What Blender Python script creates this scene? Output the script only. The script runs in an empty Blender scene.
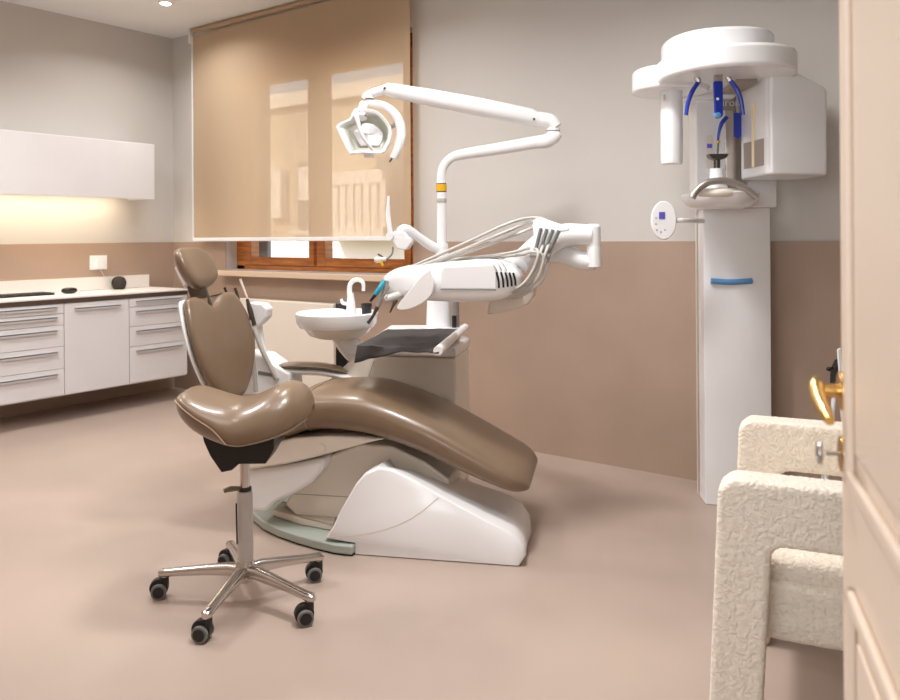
import bpy, bmesh, math, random
from mathutils import Vector, Matrix, noise
random.seed(7)
SC = bpy.context.scene
COL = SC.collection
PI = math.pi
R_ = math.radians

# ------------------------------------------------------------------ camera geometry
FPX, CX, CY, CAMH = 798.0, 450.0, 236.0, 1.25
RHO, YAW = R_(.4), R_(36.5)
RT = Vector((math.cos(YAW), math.sin(YAW), 0)); FW = Vector((-math.sin(YAW), math.cos(YAW), 0))
def ray(px, py):
    a = (px-CX)/FPX; b = (CY-py)/FPX
    r = a*math.cos(RHO)+b*math.sin(RHO); z = b*math.cos(RHO)-a*math.sin(RHO)
    return RT*r+FW+Vector((0, 0, z))
cd = bpy.data.cameras.new('camera'); cam = bpy.data.objects.new('camera', cd); COL.objects.link(cam)
xc = RT*math.cos(RHO)+Vector((0, 0, -math.sin(RHO))); yc = RT*math.sin(RHO)+Vector((0, 0, math.cos(RHO))); zc = -FW
m = Matrix.Identity(4)
for i in range(3):
    m[i][0], m[i][1], m[i][2] = xc[i], yc[i], zc[i]
m[2][3] = CAMH
cam.matrix_world = m
cd.sensor_width = 36; cd.lens = FPX/900*36; cd.shift_y = -(350-CY)/900; cd.clip_start = .02
cd.dof.use_dof = True; cd.dof.focus_distance = 3.1; cd.dof.aperture_fstop = 4.5
SC.camera = cam

class Fr:
    """a thing's own frame: origin on the floor (r right, f ahead of the viewpoint), turned by ang"""
    def __init__(s, r, f, ang):
        o = RT*r+FW*f; s.o = Vector((o.x, o.y, 0)); s.th = YAW+R_(ang)
        s.q = Matrix.Rotation(-s.th, 3, 'Z'); s.e = s.q @ (Vector((0, 0, CAMH))-s.o)
    def y(s, px, py, y):
        d = s.q @ ray(px, py); t = (y-s.e.y)/d.y; return s.e+d*t
    def x(s, px, py, x):
        d = s.q @ ray(px, py); t = (x-s.e.x)/d.x; return s.e+d*t
    def z(s, px, py, z):
        d = s.q @ ray(px, py); t = (z-s.e.z)/d.z; return s.e+d*t
    def poly(s, pts, y):
        return [(p.x, p.z) for p in (s.y(a, b, y) for a, b in pts)]

# ------------------------------------------------------------------ materials
def lin(c):
    return tuple(((v/255)/12.92 if v/255 <= .04045 else ((v/255+.055)/1.055)**2.4) for v in c)+(1,)
MATS = {}
def mat(name, rgb, rough=.5, metal=0, var=0, vscale=3, bump=0, bscale=60, spec=.5, coat=0, emis=None, estr=0, trans=0):
    mt = bpy.data.materials.new(name); mt.use_nodes = True
    n = mt.node_tree.nodes; l = mt.node_tree.links; b = n['Principled BSDF']
    c = lin(rgb); b.inputs['Base Color'].default_value = c
    b.inputs['Roughness'].default_value = rough; b.inputs['Metallic'].default_value = metal
    b.inputs['Specular IOR Level'].default_value = spec; b.inputs['Coat Weight'].default_value = coat
    b.inputs['Coat Roughness'].default_value = .12
    b.inputs['Transmission Weight'].default_value = trans
    tc = n.new('ShaderNodeTexCoord')
    nz = n.new('ShaderNodeTexNoise'); nz.inputs['Scale'].default_value = vscale; nz.inputs['Detail'].default_value = 6
    l.new(tc.outputs['Object'], nz.inputs['Vector'])
    v = max(var, .02)
    mx = n.new('ShaderNodeMix'); mx.data_type = 'RGBA'
    mx.inputs['A'].default_value = tuple(min(1, k*(1-v)) for k in c[:3])+(1,)
    mx.inputs['B'].default_value = tuple(min(1, k*(1+v)) for k in c[:3])+(1,)
    cr = n.new('ShaderNodeMapRange'); cr.inputs['From Min'].default_value = .3; cr.inputs['From Max'].default_value = .7
    l.new(nz.outputs['Fac'], cr.inputs['Value']); l.new(cr.outputs['Result'], mx.inputs['Factor'])
    l.new(mx.outputs['Result'], b.inputs['Base Color'])
    if bump:
        nb = n.new('ShaderNodeTexNoise'); nb.inputs['Scale'].default_value = bscale; nb.inputs['Detail'].default_value = 3
        l.new(tc.outputs['Object'], nb.inputs['Vector'])
        bp = n.new('ShaderNodeBump'); bp.inputs['Strength'].default_value = bump; bp.inputs['Distance'].default_value = .01
        l.new(nb.outputs['Fac'], bp.inputs['Height']); l.new(bp.outputs['Normal'], b.inputs['Normal'])
    if emis:
        b.inputs['Emission Color'].default_value = lin(emis); b.inputs['Emission Strength'].default_value = estr
    MATS[name] = mt
    return mt
M_wallU = mat('warm_grey_wall_paint', (206, 202, 197), .75, var=.02, vscale=1.2)
M_wallL = mat('taupe_resin_wall', (172, 149, 132), .5, var=.10, vscale=1.3, bump=.03, bscale=20)
M_ceil = mat('ceiling_paint', (242, 242, 240), .85)
M_floor = mat('pinkish_beige_resin_floor', (176, 158, 146), .4, var=.10, vscale=1.1, bump=.015, bscale=9)
M_white = mat('white_lacquer', (236, 236, 238), .3)
M_dwhite = mat('white_medical_plastic', (240, 240, 241), .25, coat=.3)
M_cream = mat('cream_plastic', (230, 221, 208), .3, coat=.2)
M_cab = mat('cabinet_lacquer', (222, 221, 223), .35)
M_door = mat('cream_door_paint', (224, 206, 188), .4)
M_top = mat('white_worktop', (238, 233, 228), .35)
M_topedge = mat('dark_brown_edge', (74, 58, 48), .5)
M_alu = mat('satin_aluminium', (204, 202, 202), .4, metal=.3)
M_chrome = mat('polished_aluminium', (205, 200, 196), .2, metal=1)
M_leather = mat('taupe_leather', (122, 101, 80), .34, coat=.25, var=.04, vscale=8, bump=.05, bscale=220)
M_leatherd = mat('taupe_leather_shade_panel', (112, 88, 66), .4, bump=.04, bscale=220)
M_pipe = mat('pale_piping', (160, 136, 112), .5)
M_black = mat('black_plastic', (22, 20, 20), .4)
M_blackg = mat('glossy_black', (18, 17, 17), .15)
M_rubber = mat('grey_rubber', (120, 122, 120), .6)
M_hose = mat('grey_silicone_hose', (184, 180, 174), .4)
M_dgrey = mat('charcoal_cloth', (52, 47, 46), .8, var=.12, vscale=14, bump=.3, bscale=25)
M_plate = mat('grey_green_plate', (170, 178, 170), .35)
M_teal = mat('teal_plastic', (20, 140, 165), .35)
M_green = mat('green_plastic', (80, 175, 140), .35)
M_blue = mat('royal_blue_plastic', (22, 52, 170), .3)
M_lblue = mat('light_blue_plastic', (96, 150, 200), .35)
M_brass = mat('polished_brass', (214, 176, 112), .25, metal=1)
M_gun = mat('dark_steel', (92, 84, 78), .3, metal=.8)
M_satin = mat('satin_grey_metal', (176, 170, 165), .35, metal=.8)
M_yellow = mat('yellow_sticker', (230, 175, 20), .5)
M_mirror = mat('mirror', (200, 190, 180), .03, metal=1)
M_refl = mat('lamp_reflector', (214, 216, 202), .2, spec=.8)
M_text = mat('pale_lettering', (226, 220, 214), .5)
M_gplate = mat('warm_grey_plate', (158, 145, 136), .4)
M_screen = mat('violet_display', (78, 66, 150), .3, emis=(90, 80, 170), estr=.4)
M_led = mat('warm_led', (255, 240, 210), .5, emis=(255, 234, 202), estr=15)
M_lamp = mat('lamp_glow', (255, 250, 240), .5, emis=(255, 240, 220), estr=25)
M_clear = mat('frosted_clear_plastic', (236, 226, 214), .25, trans=.55)

# wood with grain
M_wood = mat('orange_brown_wood', (176, 92, 30), .35, coat=.3)
nt = M_wood.node_tree; n = nt.nodes; l = nt.links
wv = n.new('ShaderNodeTexNoise'); wv.inputs['Scale'].default_value = 6; wv.inputs['Detail'].default_value = 8
mp = n.new('ShaderNodeMapping'); mp.inputs['Scale'].default_value = (1, 1, 9)
tc = n.new('ShaderNodeTexCoord'); l.new(tc.outputs['Object'], mp.inputs['Vector']); l.new(mp.outputs['Vector'], wv.inputs['Vector'])
rp = n.new('ShaderNodeValToRGB'); rp.color_ramp.elements[0].color = lin((150, 84, 30)); rp.color_ramp.elements[1].color = lin((206, 128, 56))
rp.color_ramp.elements[0].position = .3; rp.color_ramp.elements[1].position = .7
l.new(wv.outputs['Fac'], rp.inputs['Fac']); l.new(rp.outputs['Color'], n['Principled BSDF'].inputs['Base Color'])

# boucle
M_boucle = mat('ivory_boucle', (238, 227, 211), .95, var=.06, vscale=60)
nt = M_boucle.node_tree; n = nt.nodes; l = nt.links
vo = n.new('ShaderNodeTexVoronoi'); vo.inputs['Scale'].default_value = 105; vo.feature = 'SMOOTH_F1'
nz = n.new('ShaderNodeTexNoise'); nz.inputs['Scale'].default_value = 35; nz.inputs['Detail'].default_value = 4
tc = n.new('ShaderNodeTexCoord'); ad = n.new('ShaderNodeMix'); ad.data_type = 'RGBA'; ad.inputs['Factor'].default_value = .035
l.new(tc.outputs['Object'], nz.inputs['Vector']); l.new(tc.outputs['Object'], ad.inputs['A']); l.new(nz.outputs['Color'], ad.inputs['B'])
l.new(ad.outputs['Result'], vo.inputs['Vector'])
bp = n.new('ShaderNodeBump'); bp.inputs['Strength'].default_value = .8; bp.inputs['Distance'].default_value = .006; bp.invert = True
l.new(vo.outputs['Distance'], bp.inputs['Height']); l.new(bp.outputs['Normal'], n['Principled BSDF'].inputs['Normal'])
n['Principled BSDF'].inputs['Sheen Weight'].default_value = .3

# blind fabric: screen cloth, partly see-through
M_blind = bpy.data.materials.new('sheer_beige_screen_fabric'); M_blind.use_nodes = True
nt = M_blind.node_tree; n = nt.nodes; l = nt.links; n.clear()
out = n.new('ShaderNodeOutputMaterial'); df = n.new('ShaderNodeBsdfDiffuse'); df.inputs['Color'].default_value = lin((200, 180, 154))
tl = n.new('ShaderNodeBsdfTranslucent'); tl.inputs['Color'].default_value = lin((240, 205, 160))
tr = n.new('ShaderNodeBsdfTransparent'); tr.inputs['Color'].default_value = (1, .9, .78, 1)
a = n.new('ShaderNodeMixShader'); a.inputs[0].default_value = .28; b = n.new('ShaderNodeMixShader'); b.inputs[0].default_value = .10
l.new(df.outputs[0], a.inputs[1]); l.new(tl.outputs[0], a.inputs[2]); l.new(a.outputs[0], b.inputs[1]); l.new(tr.outputs[0], b.inputs[2]); l.new(b.outputs[0], out.inputs[0])
# pane glass
M_glass = bpy.data.materials.new('window_glass'); M_glass.use_nodes = True
nt = M_glass.node_tree; n = nt.nodes; l = nt.links; n.clear()
out = n.new('ShaderNodeOutputMaterial'); tr = n.new('ShaderNodeBsdfTransparent'); gl = n.new('ShaderNodeBsdfGlossy'); gl.inputs['Roughness'].default_value = .02
a = n.new('ShaderNodeMixShader'); a.inputs[0].default_value = .06
l.new(tr.outputs[0], a.inputs[1]); l.new(gl.outputs[0], a.inputs[2]); l.new(a.outputs[0], out.inputs[0])

# ------------------------------------------------------------------ mesh building
def cr(pts, k=6):
    P = [Vector(p) for p in pts]
    if len(P) < 3: return P
    o = []
    for i in range(len(P)-1):
        p0 = P[i-1] if i else P[0]*2-P[1]; p1 = P[i]; p2 = P[i+1]; p3 = P[i+2] if i+2 < len(P) else P[-1]*2-P[-2]
        for j in range(k):
            t = j/k
            o.append(.5*((2*p1)+(-p0+p2)*t+(2*p0-5*p1+4*p2-p3)*t*t+(-p0+3*p1-3*p2+p3)*t**3))
    o.append(P[-1]); return o

class MB:
    def __init__(s): s.v = []; s.f = []
    def add(s, vs, fs):
        o = len(s.v); s.v += [tuple(v) for v in vs]; s.f += [tuple(i+o for i in f) for f in fs]; return s
    def box(s, x0, x1, y0, y1, z0, z1):
        vs = [(x, y, z) for z in (z0, z1) for y in (y0, y1) for x in (x0, x1)]
        return s.add(vs, [(0, 2, 3, 1), (4, 5, 7, 6), (0, 1, 5, 4), (2, 6, 7, 3), (0, 4, 6, 2), (1, 3, 7, 5)])
    def prism(s, poly, y0, y1):          # poly in x,z
        k = len(poly); ar = sum(poly[i][0]*poly[(i+1) % k][1]-poly[(i+1) % k][0]*poly[i][1] for i in range(k))
        if ar < 0: poly = poly[::-1]
        vs = [(x, y0, z) for x, z in poly]+[(x, y1, z) for x, z in poly]
        return s.add(vs, [tuple(range(k)), tuple(range(2*k-1, k-1, -1))]+[(i, i+k, (i+1) % k+k, (i+1) % k) for i in range(k)])
    def hprism(s, poly, z0, z1):         # poly in x,y
        k = len(poly); ar = sum(poly[i][0]*poly[(i+1) % k][1]-poly[(i+1) % k][0]*poly[i][1] for i in range(k))
        if ar < 0: poly = poly[::-1]
        vs = [(x, y, z0) for x, y in poly]+[(x, y, z1) for x, y in poly]
        return s.add(vs, [tuple(range(k-1, -1, -1)), tuple(range(k, 2*k))]+[(i, (i+1) % k, (i+1) % k+k, i+k) for i in range(k)])
    def loft(s, rings, cap=True):
        k = len(rings[0]); vs = [p for r in rings for p in r]; fs = []
        for i in range(len(rings)-1):
            for j in range(k):
                fs.append((i*k+j, i*k+(j+1) % k, (i+1)*k+(j+1) % k, (i+1)*k+j))
        if cap: fs += [tuple(range(k-1, -1, -1)), tuple(range((len(rings)-1)*k, len(rings)*k))]
        return s.add(vs, fs)
    def tube(s, pts, r, nn=14, smooth=0, cap=True, ry=None):
        P = cr(pts, smooth) if smooth else [Vector(p) for p in pts]
        n_ = len(P)
        if isinstance(r, (int, float)): rad = [r]*n_
        else:
            rad = []
            for i in range(n_):
                t = i/(n_-1)*(len(r)-1); a_ = min(int(t), len(r)-2); rad.append(r[a_]*(1-(t-a_))+r[a_+1]*(t-a_))
        rings = []; up = None
        for i in range(n_):
            t = (P[min(i+1, n_-1)]-P[max(i-1, 0)]).normalized()
            if up is None:
                up = Vector((0, 0, 1)) if abs(t.z) < .9 else Vector((0, 1, 0))
            u = (up-t*up.dot(t)).normalized(); w = t.cross(u); up = u
            k2 = ry if ry else 1
            rings.append([P[i]+u*(math.cos(a)*rad[i])+w*(math.sin(a)*rad[i]*k2) for a in (2*PI*j/nn for j in range(nn))])
        return s.loft(rings, cap)
    def cyl(s, p, q, r, r2=None, nn=24): return s.tube([p, q], [r, r if r2 is None else r2], nn)
    def lathe(s, prof, c=(0, 0, 0), nn=32, sx=1, sy=1, cap=True):      # prof (r,z)
        return s.loft([[(c[0]+r*sx*math.cos(2*PI*j/nn), c[1]+r*sy*math.sin(2*PI*j/nn), c[2]+z) for j in range(nn)] for r, z in prof], cap)
    def sell(s, c, r, e=1., nu=20, nv=12):
        def sp(v): return math.copysign(abs(v)**e, v)
        rings = []
        for i in range(nv+1):
            ph = -PI/2+PI*(i+.001)/(nv+.002)
            rings.append([(c[0]+r[0]*sp(math.cos(ph))*sp(math.cos(t)), c[1]+r[1]*sp(math.cos(ph))*sp(math.sin(t)), c[2]+r[2]*sp(math.sin(ph))) for t in (2*PI*j/nu for j in range(nu))])
        return s.loft(rings)
    def build(s, name, m_, parent=None, bevel=0, seg=3, sub=0, angle=35, label=None, kind=None, flat=False, fix=False):
        me = bpy.data.meshes.new(name); me.from_pydata(s.v, [], s.f); me.validate(); me.update()
        bm = bmesh.new(); bm.from_mesh(me); bmesh.ops.recalc_face_normals(bm, faces=bm.faces); bm.to_mesh(me); bm.free()
        me.materials.append(m_)
        if not flat:
            me.polygons.foreach_set('use_smooth', [True]*len(me.polygons)); me.set_sharp_from_angle(angle=R_(angle))
        o = bpy.data.objects.new(name, me); COL.objects.link(o)
        if bevel:
            b_ = o.modifiers.new('bevel', 'BEVEL'); b_.width = bevel; b_.segments = seg; b_.limit_method = 'ANGLE'; b_.angle_limit = R_(30); b_.harden_normals = True
        if sub:
            u_ = o.modifiers.new('subsurf', 'SUBSURF'); u_.levels = sub; u_.render_levels = sub
        if parent: o.parent = parent
        if label: o['label'] = label
        if kind: o['kind'] = kind
        return o
def thing(name, label, cat, loc=(0, 0, 0), rz=0, group=None):
    o = bpy.data.objects.new(name, None); COL.objects.link(o); o.location = loc; o.rotation_euler = (0, 0, rz)
    o['label'] = label; o['category'] = cat
    if group: o['group'] = group
    return o
def fthing(fr, name, label, cat, group=None): return thing(name, label, cat, fr.o, fr.th, group)
def tag(o, label, cat, group=None):
    o['label'] = label; o['category'] = cat
    if group: o['group'] = group
    return o
def box(*a): return MB().box(*a)

# ------------------------------------------------------------------ the room
XL, XR, YB, ZC = -5.84, 1.0, 4.0, 2.92
ZS = 1.215
YF = .38      # front wall inner face
box(XL-.2, XR+.2, -2.0, YB+.3, -.12, 0).build('floor', M_floor, kind='structure', flat=True)
box(XL-.2, XR+.2, -2.0, YB+.3, ZC, ZC+.12).build('ceiling', M_ceil, kind='structure', flat=True)
wl = box(XL-.2, XL, -2.0, YB+.3, 0, ZC).build('wall_left', M_wallU, kind='structure', flat=True)
box(XL, XL+.008, YF, YB, 0, ZS).build('lower_panel', M_wallL, wl, bevel=.002, label='taupe lower wall panel')
wr = box(XR, XR+.2, -2.0, YB+.3, 0, ZC).build('wall_right', M_wallU, kind='structure', flat=True)
box(XR-.008, XR, YF, YB, 0, ZS).build('lower_panel', M_wallL, wr, label='taupe lower wall panel')
WX0, WX1, WZ0, WZ1 = -5.15, -3.25, 1.0, 2.6
wb = MB()
wb.box(XL, XR, YB, YB+.3, 0, WZ0); wb.box(XL, XR, YB, YB+.3, WZ1, ZC); wb.box(XL, WX0, YB, YB+.3, WZ0, WZ1); wb.box(WX1, XR, YB, YB+.3, WZ0, WZ1)
wb = wb.build('wall_back', M_wallU, kind='structure', flat=True)
lp = MB().prism([(XL, 0), (XR, 0), (XR, ZS), (WX1, ZS), (WX1, WZ0), (WX0, WZ0), (WX0, ZS), (XL, ZS)], YB-.008, YB)
lp.build('lower_panel', M_wallL, wb, flat=True, label='taupe lower wall panel')
DX0, DX1 = -.95, .05
wf = MB(); wf.box(XL, DX0, YF-.15, YF, 0, ZC); wf.box(DX1, XR, YF-.15, YF, 0, ZC); wf.box(DX0, DX1, YF-.15, YF, 2.15, ZC)
wf = wf.build('wall_front', M_wallU, kind='structure', flat=True)
box(XL, DX0-.02, YF, YF+.008, 0, ZS).build('lower_panel', M_wallL, wf, label='taupe lower wall panel')
box(XL-.2, XR+.2, -2.2, -2.0, 0, ZC).build('wall_hallway', M_wallU, kind='structure', flat=True)

# window
FY0, FY1 = 4.10, 4.17
w1 = MB()
w1.box(WX0, WX0+.10, FY0, FY1+.03, WZ0, WZ1); w1.box(WX1-.10, WX1, FY0, FY1+.03, WZ0, WZ1)
w1.box(WX0, WX1, FY0, FY1+.03, WZ0, WZ0+.035); w1.box(WX0, WX1, FY0, FY1+.03, 2.50, WZ1)
w1 = w1.build('window_1', M_wood, kind='structure', bevel=.006)
for a_, b_ in ((-5.045, -4.262), (-4.232, -3.352)):
    sh = MB(); t_ = .085 if a_ < -5 else .085
    sh.box(a_, a_+.085, FY0-.012, FY1, 1.035, 2.50); sh.box(b_-.055, b_, FY0-.012, FY1, 1.035, 2.50)
    sh.box(a_+.085, b_-.055, FY0-.012, FY1, 1.035, 1.098); sh.box(a_+.085, b_-.055, FY0-.012, FY1, 2.43, 2.50)
    sh = sh.build('window_sash', M_wood, w1, bevel=.005)
    box(a_+.075, b_-.045, FY0+.03, FY0+.036, 1.09, 2.44).build('pane', M_glass, sh, flat=True)
box(-5.17, -3.24, 3.90, 4.10, .955, .995).build('trim_1', mat('pale_stone_sill', (214, 190, 164), .45), kind='structure', bevel=.004)

# outside: a pale building across the street, under the sky
ob = thing('neighbouring_building', 'sunlit pale building outside the window, seen through the beige blind', 'building', (-6.5, 10, 0))
MB().box(-7, 8, 0, 3, -3, 3.87).build('wall', mat('pale_render', (206, 192, 172), .8), ob, flat=True)
fr_ = MB(); wn = MB()
M_owin = mat('street_window_glass', (120, 124, 128), .2)
for i in range(7):
    for zz in (-.9, 1.4):
        x0 = -6.2+i*1.9
        box(x0, x0+.8, -.03, .02, zz, zz+1.2).build('window', M_owin, ob, flat=True)
        box(x0-.15, x0+.95, -.12, .02, zz-.12, zz-.03).build('windowsill', mat('pale_stone', (240, 236, 228), .8) if 'pale_stone' not in MATS else MATS['pale_stone'], ob, flat=True)
box(-5.27, -5.05, 4.33, 4.37, 1.0, 2.5).build('trim_2', mat('grey_shutter', (120, 122, 126), .5), kind='structure', bevel=.004)
M_bw = mat('bright_patch_white', (252, 250, 244), .8)  # white facade shapes added to show as bright patches through the blind
bc = box(-3.35, -1.85, -.5, 0, 1.25, 1.4).build('bright_patch_block', M_bw, ob, flat=True)
for i in range(9): box(-3.33+i*.175, -3.21+i*.175, -.48, -.42, 1.4, 2.15).build('bright_patch_bar', M_bw, bc, flat=True)
box(-3.35, -1.85, -.5, -.38, 2.1, 2.32).build('bright_patch_rail', M_bw, bc, flat=True)
box(-5.0, -4.62, -.15, 0, 1.6, 2.5).build('bright_patch_panel', M_bw, ob, flat=True)
box(-4.15, -3.85, -.15, 0, 1.9, 2.5).build('bright_patch_panel', M_bw, ob, flat=True)
box(-7, 8, -.12, 0, 3.62, 3.87).build('bright_patch_strip', M_bw, ob, flat=True)
# ------------------------------------------------------------------ blind
bl = thing('roller_blind', 'large sheer beige roller blind hanging in front of the window', 'blind', (0, 0, 0))
BX0, BX1, BY = -5.42, -3.19, 3.90
g = MB(); nx, nz_ = 40, 20
vs = [(BX0+(BX1-BX0)*i/nx, BY+.004*math.sin(i*.7)*(1-j/nz_), 1.25+(2.86-1.25)*j/nz_) for j in range(nz_+1) for i in range(nx+1)]
g.add(vs, [(j*(nx+1)+i, j*(nx+1)+i+1, (j+1)*(nx+1)+i+1, (j+1)*(nx+1)+i) for j in range(nz_) for i in range(nx)])
g.build('fabric', M_blind, bl)
box(BX0-.005, BX1+.005, BY-.012, BY+.012, 1.222, 1.25).build('bottom_bar', M_dwhite, bl, bevel=.004)
MB().cyl((BX0, BY, 2.90), (BX1, BY, 2.90), .018).build('roller', M_blind, bl)
box(BX0-.03, BX0-.012, BY-.025, BY+.03, 2.80, 2.92).build('bracket', M_white, bl, bevel=.003)
box(BX1+.004, BX1+.02, BY-.025, BY+.03, 2.84, 2.92).build('bracket', M_white, bl, bevel=.003)
MB().cyl((BX0-.014, BY, 1.23), (BX0-.014, BY, 2.86), .006).build('guide_cable', M_white, bl)

# radiator below the window
ra = thing('radiator', 'cream flat panel radiator under the window sill behind the spittoon', 'radiator', (-4.38, 3.93, 0))
box(-.506, .50, -.03, .035, .18, .79).build('panel', M_cream, ra, bevel=.008)
for xx in (-.4, .4): MB().cyl((xx, .02, .0), (xx, .02, .2), .01).build('pipe', M_white, ra)

# ceiling lights
lamps = [(-4.985, 3.36), (-3.1, 2.9), (-1.55, 2.25), (-4.5, 1.7), (-3.1, 1.2), (-1.2, 1.5)]
for i, (x, y) in enumerate(lamps):
    if i == 0:
        t = thing('ceiling_downlight', 'small bright round downlight in the ceiling left of the blind', 'ceiling light', (x, y, ZC))
        MB().lathe([(.036, 0), (.036, -.006), (.050, -.008), (.056, -.002), (.056, 0)], nn=28).build('ring', M_white, t)
        MB().lathe([(.035, -.0065), (.001, -.02)], nn=24).build('bulb', M_lamp, t)
    ld = bpy.data.lights.new('spot_lamp', 'AREA'); ld.shape = 'DISK'; ld.size = .4; ld.energy = (12, 18, 33, 36, 5, 8)[i]; ld.color = (1, .975, .96); ld.spread = R_(150)
    lo = bpy.data.objects.new('spot_lamp', ld); COL.objects.link(lo); lo.location = (x, y, ZC-.03)
def area(name, loc, rot, sx, sy, e, c, spread=180):
    ld = bpy.data.lights.new(name, 'AREA'); ld.shape = 'RECTANGLE'; ld.size = sx; ld.size_y = sy; ld.energy = e; ld.color = c; ld.spread = R_(spread)
    lo = bpy.data.objects.new(name, ld); COL.objects.link(lo); lo.location = loc; lo.rotation_euler = rot; return lo
area('ceiling_fill_light', (-1.9, 1.3, ZC-.02), (0, 0, 0), 1.6, .9, 14, (1, .98, .97))  # added soft overhead fill, out of view; no panel fixture there
area('hallway_fill_light', (-.35, -1.3, 1.75), (R_(103), 0, R_(12)), 1.5, 1.3, 46, (.93, .96, 1))  # added cool fill through the doorway; the hallway has no window
# daylight
sun = bpy.data.lights.new('sun', 'SUN'); sun.energy = 9; sun.angle = R_(1); sun.color = (1, .93, .82)
so = bpy.data.objects.new('sun', sun); COL.objects.link(so); so.rotation_euler = (R_(50), 0, R_(-25))
wd = bpy.data.worlds.new('world'); SC.world = wd; wd.use_nodes = True
nt = wd.node_tree; sk = nt.nodes.new('ShaderNodeTexSky'); sk.sky_type = 'NISHITA'; sk.sun_disc = False; sk.sun_elevation = R_(40); sk.sun_rotation = R_(200)
nt.links.new(sk.outputs[0], nt.nodes['Background'].inputs[0]); nt.nodes['Background'].inputs[1].default_value = .6

# ------------------------------------------------------------------ cabinets
FX = -5.34     # front face
def drawer_unit(label, y0, y1, zs):
    t = thing('base_cabinet', label, 'cabinet', (FX, (y0+y1)/2, .18)); h = (y1-y0)/2
    box(-.49, -.02, -h, h, 0, .632).build('body', M_cab, t, bevel=.002)
    for a_, b_ in zs:
        d = box(-.02, 0, -h+.0015, h-.0015, a_-.18+.0015, b_-.18-.0015).build('drawer', M_cab, t, bevel=.0015)
        z = b_-.18-.024-(.012 if b_-a_ > .1 else 0)
        hb = MB().box(.0, .014, -h+.05, h-.05, z-.004, z+.004).box(.010, .014, -h+.05, h-.05, z-.016, z+.004)
        hb.build('handle', M_alu, d, bevel=.001)
    return t
drawer_unit('white wall-hung drawer unit with five drawers below the keyboard', 2.325, 2.798, [(.19, .37), (.37, .52), (.52, .665), (.665, .742), (.742, .81)])
drawer_unit('white wall-hung drawer unit with four drawers beside the window corner', 3.282, 3.77, [(.19, .457), (.457, .603), (.603, .747), (.747, .81)])
t = thing('base_cabinet', 'white cabinet with one plain door between the two drawer units', 'cabinet', (FX, 3.04, .18))
box(-.49, -.02, -.24, .24, 0, .632).build('body', M_cab, t, bevel=.002)
d = box(-.02, 0, -.2385, .2385, .01, .628).build('door', M_cab, t, bevel=.0015)
MB().box(0, .014, -.17, .17, .585, .593).box(.010, .014, -.17, .17, .573, .593).build('handle', M_alu, d, bevel=.001)
wt = thing('worktop', 'long white worktop with a dark brown underside edge on the base cabinets', 'worktop', (-5.6, 3.05, .812))
box(-.24, .265, -.73, .725, 0, .03).build('substrate', M_topedge, wt, bevel=.001)
box(-.24, .268, -.73, .728, .03, .043).build('surface', M_top, wt, bevel=.002)
tag(box(XL+.008, XL+.028, 2.32, 3.75, .857, .955).build('splashback', M_top, bevel=.002), 'low white splashback strip standing on the worktop against the wall', 'splashback')
t = thing('wall_cabinet', 'long white wall cabinet lit from below, mounted above the worktop', 'cabinet', (-5.66, 3.0, 1.55))
MB().box(-.172, .145, -.70, .597, .03, .425).box(.12, .145, -.70, .597, 0, .03).box(-.172, .145, .575, .597, 0, .03).build('body', M_cab, t, bevel=.002)
box(.145, .165, -.70, .597, -.002, .42).build('door', M_cab, t, bevel=.0015)
box(-.06, .02, -.69, .46, .018, .03).build('led_strip', M_led, t, label='glowing warm strip light')
# things on the worktop
k = thing('keyboard', 'black keyboard lying on the worktop at the left', 'keyboard', (-5.655, 2.62, .855))
box(-.075, .075, -.24, .24, 0, .014).build('case', M_black, k, bevel=.004)
ky = MB()
for i in range(5):
    for j in range(16): ky.box(-.065+i*.027, -.044+i*.027, -.225+j*.0283, -.202+j*.0283, .014, .019)
ky.build('keys', mat('grey_black_keys', (48, 47, 46), .5), k, bevel=.001, seg=1)
ms = thing('computer_mouse', 'glossy black mouse on the worktop beside the keyboard', 'mouse', (-5.62, 2.985, .855))
MB().sell((0, 0, .022), (.034, .056, .022), .8).build('body', M_blackg, ms); MB().cyl((.0, -.03, .034), (.006, -.03, .034), .008).build('scroll_wheel', M_rubber, ms)
sp = thing('round_speaker', 'dark round desktop speaker standing against the splashback', 'speaker', (-5.745, 3.445, .855))
MB().lathe([(.02, 0), (.04, .004), (.052, .03), (.055, .052), (.048, .078), (.03, .096), (.001, .102)], nn=32).build('body', mat('dark_speaker_mesh', (52, 46, 42), .8, bump=.4, bscale=300), sp)
MB().lathe([(.035, 0), (.038, .004), (.02, .005)], nn=24).build('foot', M_black, sp)
so_ = thing('wall_socket', 'white wall socket with a plug above the splashback', 'socket', (XL+.008, 3.325, 1.065))
box(0, .009, -.07, .07, -.055, .055).build('plate', M_dwhite, so_, bevel=.003)
box(.009, .042, -.027, .03, -.05, .028).build('plug', M_dwhite, so_, bevel=.006)
MB().tube([(.03, 0, -.045), (.034, .01, -.075), (.03, .03, -.10), (.022, .045, -.115)], .003, 8, smooth=5).build('cord', M_cream, so_)

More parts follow.
